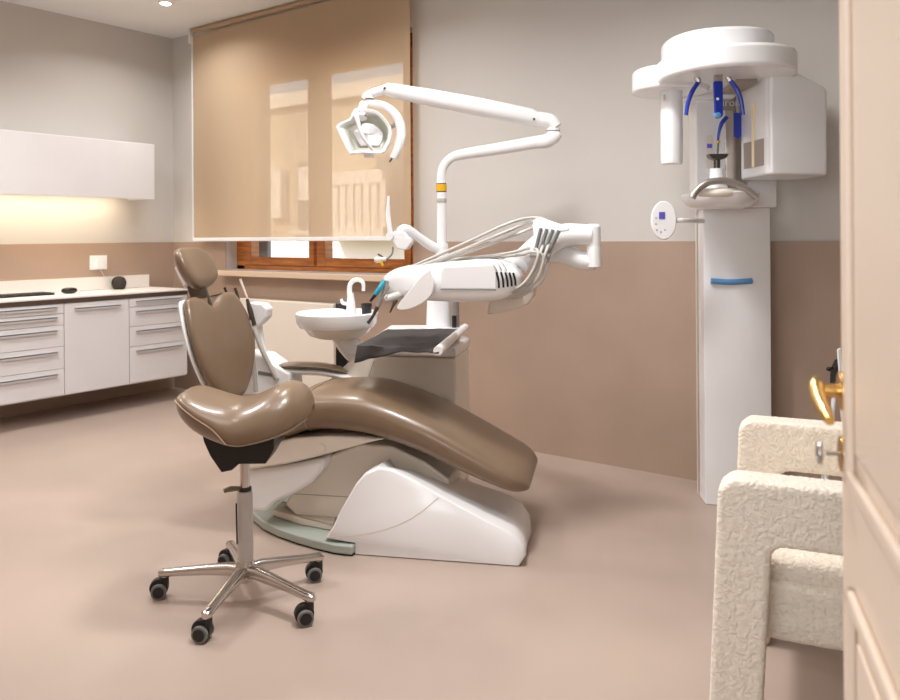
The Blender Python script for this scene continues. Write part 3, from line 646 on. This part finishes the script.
MB().box(up_(335.5, 330, -.02).x, up_(346.5, 330, -.02).x, -.02, .06, .3, up_(340, 303.5, -.02).z).build('black_column', M_black, du, bevel=.004, label='black upright panel behind the bowl')
cp = thing('drinking_cup', 'black cup standing beside the white faucet of the spittoon', 'cup', U.o+Matrix.Rotation(U.th, 3, 'Z') @ Vector((up_(366.5, 310, -.12).x, -.12, bz-.045)), U.th)
MB().lathe([(.021, 0), (.027, .085), (.0255, .085), (.020, .003), (.001, .003)], nn=28, cap=False).build('cup_wall', M_black, cp)
MB().lathe([(.0001, 0), (.021, 0), (.021, .003), (.0001, .003)], nn=28, cap=False).build('cup_base', M_black, cp)

# operating light
ol = fthing(U, 'operating_light', 'white dental operating light on a long jointed arm above the unit', 'lamp')
LY = .08
pz = up_(441.5, 190, LY); pc = (pz.x, LY)
MB().tube([(pz.x, LY, zl-.0), (pz.x, LY, up_(441.5, 200, LY).z), up_(441, 180, LY), up_(443, 168, LY), up_(450, 159, LY), up_(462, 154.5, LY), up_(500, 148.5, LY), up_(546, 140.5, LY)], [.025, .0245, .022, .022, .023, .026, .030, .032], 20, smooth=7).build('pole', M_dwhite, ol)
a_ = up_(441.5, 187, LY); MB().lathe([(.0262, -.018), (.0262, .018)], (pz.x, LY, a_.z-.004), 24).build('sticker', M_yellow, ol, label='yellow warning sticker with black border')
MB().lathe([(.0258, -.022), (.0258, .022)], (pz.x, LY, a_.z-.004), 24).build('sticker_border', M_black, ol)
MB().lathe([(.0256, -.05), (.0262, -.048), (.0262, -.03), (.0256, -.028)], (pz.x, LY, a_.z-.03), 24).build('collar', M_hose, ol)
MB().tube([up_(538, 142, LY), up_(546, 141, LY), up_(554, 136.5, LY), up_(558, 132, LY)], [.032, .036, .034, .026], 18, smooth=4).build('elbow_lower', M_dwhite, ol)
j = up_(553, 132, LY); MB().cyl((j.x, LY, j.z-.03), (j.x, LY, j.z+.018), .033).build('joint', M_dwhite, ol, bevel=.004)
MB().lathe([(.0338, -.002), (.0338, .002)], (j.x, LY, j.z+.004), 28).build('joint_ring', M_gun, ol)
MB().tube([up_(556, 127.5, LY), up_(551, 121.5, LY), up_(542, 119.5, LY), up_(532, 118, LY)], [.030, .036, .036, .036], 18, smooth=4).build('elbow_upper', M_dwhite, ol)
LE = LY-.25      # the lamp end swings towards the patient
MB().tube([up_(541, 121, LY), up_(530, 117, LY-.015), up_(480, 107, LY-.10), up_(430, 97.5, LY-.18), up_(392, 90.5, LE), up_(386, 89, LE)], [.033, .043, .045, .042, .035, .03], 20).build('spring_arm', M_dwhite, ol)
for px, py, y_ in ((534, 119, LY-.055), (384.5, 88, LE-.034)):
    a_ = up_(px, py, y_); MB().cyl(a_, a_+Vector((0, .02, 0)), .006, nn=10).build('screw', M_gun, ol)
MB().tube([up_(390, 89, LE), up_(380, 91, LE), up_(368, 95, LE), up_(364, 99, LE)], [.028, .022, .020, .016], 14, smooth=4).build('wrist', M_dwhite, ol)
a_ = up_(369.5, 99.5, LE); MB().cyl((a_.x, LE, a_.z-.008), (a_.x, LE, a_.z+.022), .022, nn=20).build('swivel', M_white, ol)
MB().lathe([(.0226, -.003), (.0226, .003)], (a_.x, LE, a_.z), 20).build('swivel_ring', M_gun, ol)
MB().tube([up_(366, 103, LE), up_(375, 103.5, LE), up_(385, 106, LE), up_(394, 113, LE), up_(399.5, 123, LE), up_(401, 135, LE), up_(398, 147, LE), up_(393, 158, LE)], [.016, .019, .019, .022, .024, .024, .022, .018], 16, smooth=6).build('yoke', M_dwhite, ol)
MB().tube([up_(392, 158, LE), up_(389.5, 162, LE)], .004, 8).build('yoke_tip', M_gun, ol)
a_ = up_(391, 126, LE); MB().tube([a_, up_(396, 124, LE)], .013, 10).build('yoke_knob', M_satin, ol)
MB().tube([up_(364, 104, LE), up_(362, 112, LE-.03), up_(362, 118, LE-.05)], [.022, .024, .024], 14).build('head_mount', M_dwhite, ol)
hp = [(338.5, 128), (342, 124), (351, 119), (354, 112), (358, 108.5), (367, 109), (377, 111), (385, 119), (390, 129), (388.5, 141), (386, 147), (382, 153), (370, 153.5), (355, 154.5), (350, 153)]
hx = [U.y(a, b, LE-.05) for a, b in hp]; hcx = sum(p.x for p in hx)/len(hx); hcz = sum(p.z for p in hx)/len(hx)
def hr(sc, y_, dx=0, dz=0):
    P = cr([Vector((hcx+dx+(p.x-hcx)*sc, y_+(p.x-hcx)*.28, hcz+dz+(p.z-hcz)*sc)) for p in hx]+[Vector((hcx+dx+(hx[0].x-hcx)*sc, y_+(hx[0].x-hcx)*.28, hcz+dz+(hx[0].z-hcz)*sc))], 3)
    return P[:-1]
MB().loft([hr(.3, LE+.07), hr(.62, LE+.06), hr(.85, LE+.025), hr(.98, LE-.03), hr(1.0, LE-.055), hr(.97, LE-.06), hr(.86, LE-.056), hr(.80, LE-.03), hr(.74, LE-.0)], False).build('lamp_head', M_dwhite, ol, label='white angular lamp head')
MB().loft([hr(.80, LE-.028), hr(.70, LE-.005), hr(.55, LE+.005, .005, -.01), hr(.02, LE+.012)], False).build('reflector', M_refl, ol, label='pale greenish lamp reflector')
MB().loft([hr(.50, LE-.012, .004, -.012), hr(.47, LE-.016, .004, -.012), hr(.02, LE-.016, .004, -.012)], False).build('lens', M_white, ol, label='flat white lamp lens')
MB().tube([U.y(356, 112, LE-.09), U.y(358, 122, LE-.115), U.y(361, 133, LE-.115), U.y(367, 143, LE-.10), U.y(373, 150, LE-.07)], [.017, .013, .010, .009, .009], 12, smooth=6, ry=.8).build('front_strap', M_dwhite, ol)
a_ = U.y(366, 115, LE-.085); MB().sell(a_, (.008, .005, .008)).build('emblem', M_gplate, ol)
MB().box(hcx-.02, hcx+.02, LE-.03, LE+.01, U.y(363, 158, LE).z, U.y(363, 152, LE).z).build('lower_tab', M_dwhite, ol, bevel=.004)

# curing lamp / side holder on the pole
sh = fthing(U, 'side_tool_holder', 'small white tool holder on a short arm left of the lamp pole', 'tool holder')
MB().tube([(pz.x, LY, up_(441, 250, LY).z), up_(431, 246, LY-.03), up_(418, 237, LY-.08), up_(408, 230, LY-.12), up_(402, 230, LY-.14), up_(400, 236, LY-.14)], [.028, .025, .023, .024, .025, .022], 16, smooth=6).build('arm', M_dwhite, sh)
MB().lathe([(.034, -.035), (.034, .0), (.030, .035)], (pz.x, LY, up_(441, 250, LY).z), 24).build('clamp', M_dwhite, sh)
MB().prism(U.poly([(393, 231), (405, 232), (407, 236), (410, 238), (411, 243), (406, 250), (397, 249), (390, 238)], LY-.17), LY-.17, LY-.10).build('block', M_dwhite, sh, bevel=.008)
a_ = up_(390.5, 236, LY-.17); MB().cyl((a_.x, LY-.19, a_.z), (a_.x, LY-.15, a_.z), .019, nn=20).build('pivot', M_white, sh)
MB().tube([(a_.x, LY-.17, a_.z), up_(388, 215, LY-.17), up_(388.5, 196, LY-.17)], [.014, .012, .006], 12).build('handle', M_white, sh)
MB().tube([up_(393, 247, LY-.14), up_(392, 254, LY-.14), up_(387, 259, LY-.14), up_(383, 262, LY-.14)], .004, 8, smooth=5).build('cable', M_rubber, sh)
MB().tube([up_(386, 259, LY-.14), up_(376, 260, LY-.14), up_(374.5, 260, LY-.14)], [.010, .016, .008], 12).build('tool_tip', M_cream, sh)
MB().tube([up_(381, 262, LY-.15), up_(383, 266, LY-.15)], [.008, .006], 8).build('amber_tip', M_yellow, sh)
MB().tube([up_(378, 254, LY-.14), up_(383, 257, LY-.14)], .004, 8).build('black_tip', M_black, sh)

# ------------------------------------------------------------------ instrument tray with cloth
tr_ = fthing(U, 'instrument_tray', 'tray covered with a charcoal cloth on top of the dental unit', 'tray')
TZ = .80
tq = [U.z(*p, TZ) for p in [(357, 345.5), (388, 329.5), (463, 328.5), (441, 349.5)]]
tb = [U.z(*p, TZ-.006) for p in [(359, 345.5), (391, 325), (463, 325), (440, 349.5)]]
def quad_grid(q, nu, nv, zf):
    vs = []
    for j in range(nv+1):
        for i in range(nu+1):
            u, v = i/nu, j/nv; p = (q[0]*(1-u)+q[3]*u)*(1-v)+(q[1]*(1-u)+q[2]*u)*v
            vs.append((p.x, p.y, p.z+zf(u, v)))
    return vs, [(j*(nu+1)+i, j*(nu+1)+i+1, (j+1)*(nu+1)+i+1, (j+1)*(nu+1)+i) for j in range(nv) for i in range(nu)]
cxq = sum((p.x for p in tq))/4; cyq = sum((p.y for p in tq))/4
MB().hprism([(p.x, p.y) for p in tb], TZ-.032, TZ-.006).build('tray_body', M_dwhite, tr_, bevel=.006)
MB().box(cxq-.03, cxq+.10, -.16, -.04, zl-.001, TZ-.03).build('tray_support', M_dwhite, tr_, bevel=.006)
vs, fs = quad_grid(tq, 36, 24, lambda u, v: .0035*noise.noise(Vector((u*5, v*3, 1)))+.0025*abs(math.sin(u*9+v*2))**6)
b0 = [vs[i] for i in range(37)]
# hanging front skirt
off = len(vs)
for k_ in range(1, 5):
    for i in range(37):
        u = i/36; drop = (.058*max(0, 1-u*1.7)+.012)*(k_/4)
        vs.append((b0[i][0]-.002*k_, b0[i][1]-.004*k_-.003*math.sin(u*20), b0[i][2]-drop))
for k_ in range(4):
    for i in range(36):
        r0 = i if k_ == 0 else off+(k_-1)*37+i; r1 = off+k_*37+i; fs.append((r0, r0+1, r1+1, r1))
cl = MB().add(vs, fs).build('cloth', M_dgrey, tr_, angle=60, label='charcoal grey folded cloth')
so2 = cl.modifiers.new('solid', 'SOLIDIFY'); so2.thickness = .003
MB().tube([tq[3]+Vector((-.01, -.012, -.004)), tq[2]+Vector((.01, 0, .006))], [.019, .018], 14).build('tray_handle', M_dwhite, tr_)

# ------------------------------------------------------------------ delivery head
G = Fr(.02, 3.30, -11)
dh = fthing(G, 'instrument_delivery_head', 'white handpiece console with grey hoses hovering above the chair', 'dental console')
def gp(px, py, y): return G.y(px, py, y)
GN = -.14
def body_ring(px, t_, b_, hw):
    pt = gp(px, t_, 0); pb_ = gp(px, b_, 0); c = (pt+pb_)/2; c.y = 0
    return ring_se(Vector((c.x, 0, c.z)), Vector((0, 1, 0)), Vector((0, 0, 1)), hw, (pt.z-pb_.z)/2, 36, .55)
rs = [(385, 279, 289, .03), (387, 275, 294, .07), (393, 270.5, 297, .10), (402, 266.5, 298, .12), (415, 264, 299, .13), (432, 262, 300, .137), (460, 260, 301, .14), (490, 257.5, 301.5, .14), (505, 259, 299, .135), (514, 264, 295, .125), (521, 271, 288, .09), (523, 276, 284, .05)]
MB().loft([body_ring(*r) for r in rs]).build('console_body', M_dwhite, dh, sub=1, angle=70)
a_ = gp(441, 264, GN); b_ = gp(496, 289, GN)
MB().prism([(a_.x, a_.z-.03), (a_.x+.01, a_.z-.012), (b_.x-.012, a_.z-.004), (b_.x, a_.z-.03), (b_.x, b_.z), (a_.x, b_.z)], GN-.003, GN+.02).build('side_panel', M_white, dh, bevel=.003)
MB().tube([(a_.x-.002, GN-.003, b_.z-.003), (b_.x, GN-.003, b_.z-.003)], .0022, 6).build('panel_groove', M_rubber, dh)
for i, px in enumerate((496.5, 501, 505.3, 509.3, 513.2)):
    q = [(-.0045, 0, 0)]; yv = GN+.0-.001+(.0 if i < 2 else .006*(i-1)**1.3)
    MB().tube([gp(px, 272+i*.2, yv), gp(px+2, 280, yv-.002), gp(px+2.4, 288-i*.6, yv)], .0042, 8, smooth=4).build('vent_slot', M_black, dh)
for i, px in enumerate((491, 496, 501)):
    MB().tube([gp(px-3, 259.5, -.06), gp(px+3, 265, -.125), gp(px+6, 271, -.138)], .002, 6, smooth=4).build('groove', M_gplate, dh)
# paddle
pp = cr([Vector((p[0], 0, p[1])) for p in G.poly([(431, 269), (421, 277), (409, 292), (398, 306), (402, 309.5), (412, 308), (422, 303), (432, 294), (434, 281), (431, 269)], GN-.03)], 4)
MB().prism([(p.x, p.z) for p in pp[:-1]], GN-.045, GN-.01).build('control_paddle', M_dwhite, dh, bevel=.012, seg=4)
MB().tube([gp(428, 283, GN-.01), gp(432, 283, GN+.05)], .03, 14).build('paddle_mount', M_dwhite, dh)
# clear lower cover
MB().prism(G.poly([(490, 299), (512, 297), (536, 287), (534, 297), (528, 304), (514, 310), (498, 314), (487, 314)], .0), -.02, .09).build('drain_cover', M_clear, dh, bevel=.01, label='frosted lower cover')
# nose line
MB().tube([gp(389, 288, -.09), gp(400, 283, -.118), gp(414, 279, -.130)], .0016, 6, smooth=4).build('groove', M_gplate, dh)
a_ = gp(407, 267, -.08); MB().tube([gp(406, 267, -.075), gp(411, 267.5, -.085), gp(416, 267.5, -.09)], [.004, .006, .004], 8, smooth=3).build('green_accent', M_green, dh, label='green accent clip')
# hose bracket
MB().prism(G.poly([(535, 218.5), (545, 219), (569, 227), (569, 231), (560, 232), (549, 257), (528, 256), (534, 238), (532, 226)], -.03), -.03, .03).build('hose_bracket', M_dwhite, dh, bevel=.006)
for i in range(4):
    MB().tube([gp(541+i*6, 228+i*.8, -.034), gp(538+i*5.5, 240, -.034), gp(535+i*4.5, 253, -.034)], .007, 8, smooth=3).build('bracket_slot', M_rubber, dh)
MB().tube([gp(530, 254.5, -.04), gp(549, 255.5, -.04)], .010, 10).build('hose_clamp', M_hose, dh)
hoses = [
 [(384, 285, -.09), (400, 272, -.09), (416, 265, -.08), (443, 253, -.07), (470, 241, -.06), (507, 224, -.05), (530, 218, -.045), (545, 220, -.045), (556, 232, -.045), (551, 250, -.045), (546, 268, -.05), (540, 283, -.06), (520, 296, -.06), (505, 298, -.04)],
 [(388, 288, -.10), (402, 275, -.10), (416, 267.5, -.09), (445, 257, -.08), (472, 246, -.07), (508, 231, -.055), (528, 223, -.055), (541, 223, -.055), (551, 235, -.055), (546, 252, -.055), (541, 268, -.06), (534, 282, -.07), (515, 294, -.08), (503, 296, -.05)],
 [(400, 280, -.06), (420, 269, -.05), (450, 258, -.05), (490, 244, -.04), (520, 233, -.03), (535, 228, -.06), (545, 236, -.06), (540, 254, -.06), (536, 270, -.07), (528, 284, -.08), (512, 292, -.09), (500, 294, -.06)],
 [(405, 278, -.05), (425, 265, -.03), (455, 259.5, -.03), (492, 255.5, -.04), (515, 252, -.06), (530, 248, -.07), (538, 252, -.07), (534, 268, -.08), (524, 283, -.09), (508, 293, -.10), (498, 293, -.08)],
 [(410, 276, -.02), (430, 265, -.0), (470, 260, -.01), (500, 257, -.03), (520, 255, -.05), (532, 252, -.06), (543, 256, -.065), (541, 270, -.07), (536, 280, -.07), (524, 292, -.07), (508, 298, -.06)]]
for hsx in hoses:
    hsx = [(a, b, .0 if (a > 527 and b < 251) else c) for a, b, c in hsx]
    MB().tube([gp(*p) for p in hsx], .0064, 10, smooth=6).build('hose', M_hose, dh)
# jointed support arm
MB().tube([gp(520, 262, .03), gp(545, 244, .10), gp(562, 236, .12), gp(578, 234.5, .12), gp(592, 235, .12)], [.045, .058, .050, .045, .042], 20, smooth=4).build('upper_arm', M_dwhite, dh)
a_ = gp(593.5, 224, .12); b_ = gp(594, 268, .12)
MB().lathe([(.024, 0), (.033, .006), (.030, (a_.z-b_.z)*.5), (.0285, (a_.z-b_.z)*.5+.001), (.030, (a_.z-b_.z)*.5+.002), (.030, a_.z-b_.z-.01), (.022, a_.z-b_.z)], (a_.x, .12, b_.z), 28).build('elbow', M_dwhite, dh)
MB().tube([gp(596, 263, .12), gp(580, 260, .14), gp(555, 252, .20), gp(520, 262, .40), gp(462, 286, .66)], [.030, .040, .046, .042, .035], 20, smooth=4).build('lower_arm', M_dwhite, dh)
mp_ = gp(456, 300, .72); MB().tube([(mp_.x, mp_.y-.03, zl+.0), (mp_.x, mp_.y-.03, gp(455, 284, .70).z)], .022, 18).build('steel_post', M_satin, dh, label='brushed steel post')
MB().tube([(mp_.x-.0, mp_.y-.053, zl+.05), (mp_.x, mp_.y-.053, zl+.12)], .012, 12).build('post_latch', M_black, dh)
# handpieces in the console nose
def handpiece(label, build):
    t = fthing(G, 'dental_handpiece', label, 'dental handpiece', 'handpieces in the console nose'); build(t)
def hp1(t):
    MB().tube([gp(384, 281, -.13), gp(380, 288, -.15), gp(375, 295, -.16)], [.010, .0105, .009], 12, smooth=4).build('handle', M_teal, t, label='teal handle')
    MB().tube([gp(375, 295, -.16), gp(370, 301.5, -.17)], [.008, .005], 10).build('tip', M_black, t)
def hp2(t):
    MB().tube([gp(386, 281, -.10), gp(383, 293, -.12), gp(377.5, 307, -.14)], [.012, .0125, .009], 12, smooth=4).build('handle', M_satin, t)
    MB().tube([gp(377.5, 307, -.14), gp(373, 316, -.15), gp(368, 323, -.15)], [.009, .006, .007], 10, smooth=4).build('tip', M_gun, t)
def hp3(t):
    MB().tube([gp(384, 300, -.16), gp(390, 298, -.14), gp(402, 294, -.10)], [.012, .016, .016], 14).build('handle', M_hose, t)
    MB().tube([gp(386, 298, -.15), gp(388, 298, -.15)], [.0165, .0165], 14).build('knurl', M_satin, t)
def hp4(t):
    MB().tube([gp(396, 300, -.12), gp(393, 306, -.13), gp(390, 312.5, -.13)], [.009, .005, .003], 10).build('tip', M_gun, t)
handpiece('teal-handled handpiece hanging furthest left from the white console', hp1)
handpiece('long curved grey-brown steel handpiece pointing down to the charcoal cloth', hp2)
handpiece('short thick pale handpiece lying across under the console nose', hp3)
handpiece('thin short dark syringe tip beside the thick pale handpiece', hp4)

# ------------------------------------------------------------------ suction holder behind backrest
K = Fr(-.92, 3.86, -11)
sx = fthing(K, 'suction_holder', 'white suction hose holder standing behind the chair backrest', 'suction holder')
def kp(px, py, y): return K.y(px, py, y)
MB().prism(K.poly([(249, 302), (262, 304), (267, 309), (266, 318), (258, 326), (250, 325)], 0), 0, .08).build('holder_head', M_dwhite, sx, bevel=.01)
MB().tube([kp(258, 322, .06), kp(262, 345, .08), kp(270, 372, .08), kp(278, 388, .06)], [.02, .016, .018, .02], 14, smooth=4).build('holder_arm', M_dwhite, sx)
pb = K.poly([(240, 353), (262, 356), (276, 366), (290, 374), (291, 392), (268, 398), (240, 398)], -.02)
zmin = min(p[1] for p in pb)
MB().prism(pb, -.02, .14).build('suction_body', M_dwhite, sx, bevel=.012)
MB().prism(K.poly([(258, 371), (275, 374), (275, 377), (258, 374.5)], -.023), -.023, 0).build('slot', M_rubber, sx)
MB().box(-.06, .08, .02, .10, 0, zmin+.02).build('pedestal', M_cream, sx, bevel=.01)
for q in ([(252, 322, -.03), (260, 345, -.035), (268, 362, -.035), (277, 379, -.03)], [(250, 320, -.04), (252, 345, -.045), (254, 370, -.05), (256, 392, -.05)]):
    MB().tube([kp(*p) for p in q], .0115, 12, smooth=5).build('hose', M_hose, sx)
def tip(label, a, b, mt_, r0, r1, extra=None):
    t = fthing(K, 'suction_tip', label, 'suction tip', 'suction tips in the holder')
    MB().tube([kp(*a), kp(*b)], [r0, r1], 10).build('tip', mt_, t)
    if extra: extra(t)
tip('thin white suction tip pointing up beside the backrest', (248, 300, -.03), (240, 279, -.03), M_cream, .0045, .006,
    lambda t: (MB().tube([kp(247, 299, -.035), kp(250, 310, -.035), kp(254, 325, -.035)], [.007, .013, .012], 10).build('handle', M_gun, t)))
tip('short grey suction tip behind the right shoulder of the backrest', (239, 300, .0), (235, 288, .0), M_gun, .006, .008)
tip('short black suction tip just above the backrest notch', (228, 296, .01), (224.5, 287.5, .01), M_black, .006, .007)

# ------------------------------------------------------------------ armchair
A = Fr(.621, 1.864, -24)
ac = fthing(A, 'boucle_armchair', 'ivory boucle armchair with thick rounded arms beside the open door', 'armchair')
tex = bpy.data.textures.new('curl', 'CLOUDS'); tex.noise_scale = .006; tex.noise_depth = 1
def fuzzy(o, vox=.0055, s=.003):
    r_ = o.modifiers.new('remesh', 'REMESH'); r_.mode = 'VOXEL'; r_.voxel_size = vox; r_.use_smooth_shade = True
    d_ = o.modifiers.new('displace', 'DISPLACE'); d_.texture = tex; d_.strength = s; d_.mid_level = .5; d_.texture_coords = 'LOCAL'
    return o
LW, TH, DEP, AW = .115, .145, .74, .10
def arch(y0, y1):
    return MB().prism([(-.03, 0), (LW-.03, 0), (LW, .56-.04), (LW+.02, .68-TH), (DEP-LW-.02, .68-TH), (DEP-LW, .5), (DEP-LW+.01, 0), (DEP+.01, 0), (DEP, .655), (DEP-.03, .68), (.03, .68), (0, .655)], y0, y1)
fuzzy(arch(0, AW).build('armrest', M_boucle, ac, bevel=.022, seg=4))
fuzzy(arch(.64, .64+AW).build('armrest', M_boucle, ac, bevel=.022, seg=4))
fuzzy(box(.05, DEP-.05, AW-.01, .65, .275, .43).build('seat_base', M_boucle, ac, bevel=.03, seg=4), .012)
fuzzy(box(.03, DEP-.10, AW+.0, .64, .41, .475).build('seat_cushion', M_boucle, ac, bevel=.025, seg=4), .012)
fuzzy(box(DEP-.14, DEP-.02, AW-.02, .66, .275, .70).build('backrest', M_boucle, ac, bevel=.03, seg=4), .012)

# ------------------------------------------------------------------ door
dE = RT*.538+FW*1.1; ddir = -(RT*.302+FW*.953)      # free edge, direction to hinge
th = math.atan2(ddir.y, ddir.x)
do = bpy.data.objects.new('door_1', None); COL.objects.link(do); do.location = (dE.x, dE.y, 0); do.rotation_euler = (0, 0, th); do['kind'] = 'structure'
# local x runs from free edge to hinge; visible face is on -y or +y
vis = 1 if (Matrix.Rotation(th, 3, 'Z') @ Vector((0, 1, 0))).dot(RT) < 0 else -1
DWd = .74
box(0, DWd, *sorted((0, -vis*.042)), .008, 2.08).build('door_leaf', M_door, do, bevel=.003)
def ring_mold(x0, x1, z0, z1, w=.022, h=.011):
    mm = MB()
    for a_ in ((x0, x1, z0, z0+w), (x0, x1, z1-w, z1), (x0, x0+w, z0, z1), (x1-w, x1, z0, z1)):
        y0, y1 = sorted((0, vis*h)); mm.box(a_[0], a_[1], y0, y1, a_[2], a_[3])
    return mm
for z0, z1 in ((.93, 1.98), (.14, .80)):
    ring_mold(.085, DWd-.085, z0, z1).build('panel_moulding', M_door, do, bevel=.005)
    y0, y1 = sorted((0, vis*.006)); box(.135, DWd-.135, y0, y1, z0+.05, z1-.05).build('door_panel', M_door, do, bevel=.004)
hx_ = .03
def dy(a_): return vis*a_
ho = MB().cyl((hx_, dy(0), 1.038), (hx_, dy(.008), 1.038), .026, nn=32).build('door_handle', M_brass, do, bevel=.002, label='brass lever handle')
MB().tube([(hx_, dy(.0), 1.038), (hx_, dy(.034), 1.038)], .0095, 16).build('handle_shaft', M_brass, ho)
MB().tube([(hx_-.012, dy(.034), 1.052), (hx_+.006, dy(.036), 1.045), (hx_+.03, dy(.036), 1.033), (hx_+.06, dy(.033), 1.022), (hx_+.09, dy(.031), 1.016)], [.005, .0105, .010, .009, .006], 14, smooth=5).build('handle_lever', M_brass, ho)
es = MB().cyl((hx_, dy(0), .953), (hx_, dy(.007), .953), .024, nn=32).build('lock_escutcheon', M_brass, do, bevel=.002, label='round brass lock plate')
MB().tube([(hx_, dy(.006), .953), (hx_, dy(.024), .953)], .003, 10).build('key_shank', M_satin, es)
kb = MB(); kb.tube([(hx_+.012*math.cos(q), dy(.032), .953+.012*math.sin(q)) for q in (2*PI*i/20 for i in range(21))], .0035, 8); kb.sell((hx_, dy(.032), .953), (.009, .004, .009)); kb.build('key_bow', M_satin, es)

# small floor stand with black head behind the armchair
T_ = Fr(1.62, 3.36, 0)
ts = fthing(T_, 'camera_stand', 'thin white stand with a black clamp head behind the armchair', 'stand')
hd_ = T_.y(837, 372, 0)
for px in (826, 846):
    a_ = T_.y(px+2, 425, 0); dr = (a_-hd_); foot = hd_+dr*(hd_.z/(hd_.z-a_.z)); foot.x = hd_.x+(foot.x-hd_.x)*.6; foot.z = 0
    MB().tube([hd_, foot], .008, 10).build('leg', M_dwhite, ts)
MB().tube([hd_, (hd_.x+.02, .22, 0)], .008, 10).build('leg', M_dwhite, ts)
MB().prism([(hd_.x-.022, hd_.z-.05), (hd_.x+.03, hd_.z-.05), (hd_.x+.022, hd_.z+.06), (hd_.x, hd_.z+.05), (hd_.x-.02, hd_.z+.01)], -.02, .02).build('clamp_head', M_black, ts, bevel=.004)
a_ = T_.y(829, 369, -.01); MB().sell(a_, (.011, .011, .009)).build('clamp_knob', M_black, ts)
MB().tube([(hd_.x-.02, -.01, hd_.z+.02), a_], .005, 8).build('knob_shaft', M_black, ts)
MB().prism(T_.poly([(838, 350), (841, 348), (847, 400), (842, 400)], -.035), -.035, -.022).build('white_plate', M_dwhite, ts, bevel=.002)

# ------------------------------------------------------------------ colour management
SC.view_settings.view_transform = 'Standard'; SC.view_settings.look = 'None'; SC.view_settings.gamma = 1; SC.view_settings.exposure = 0
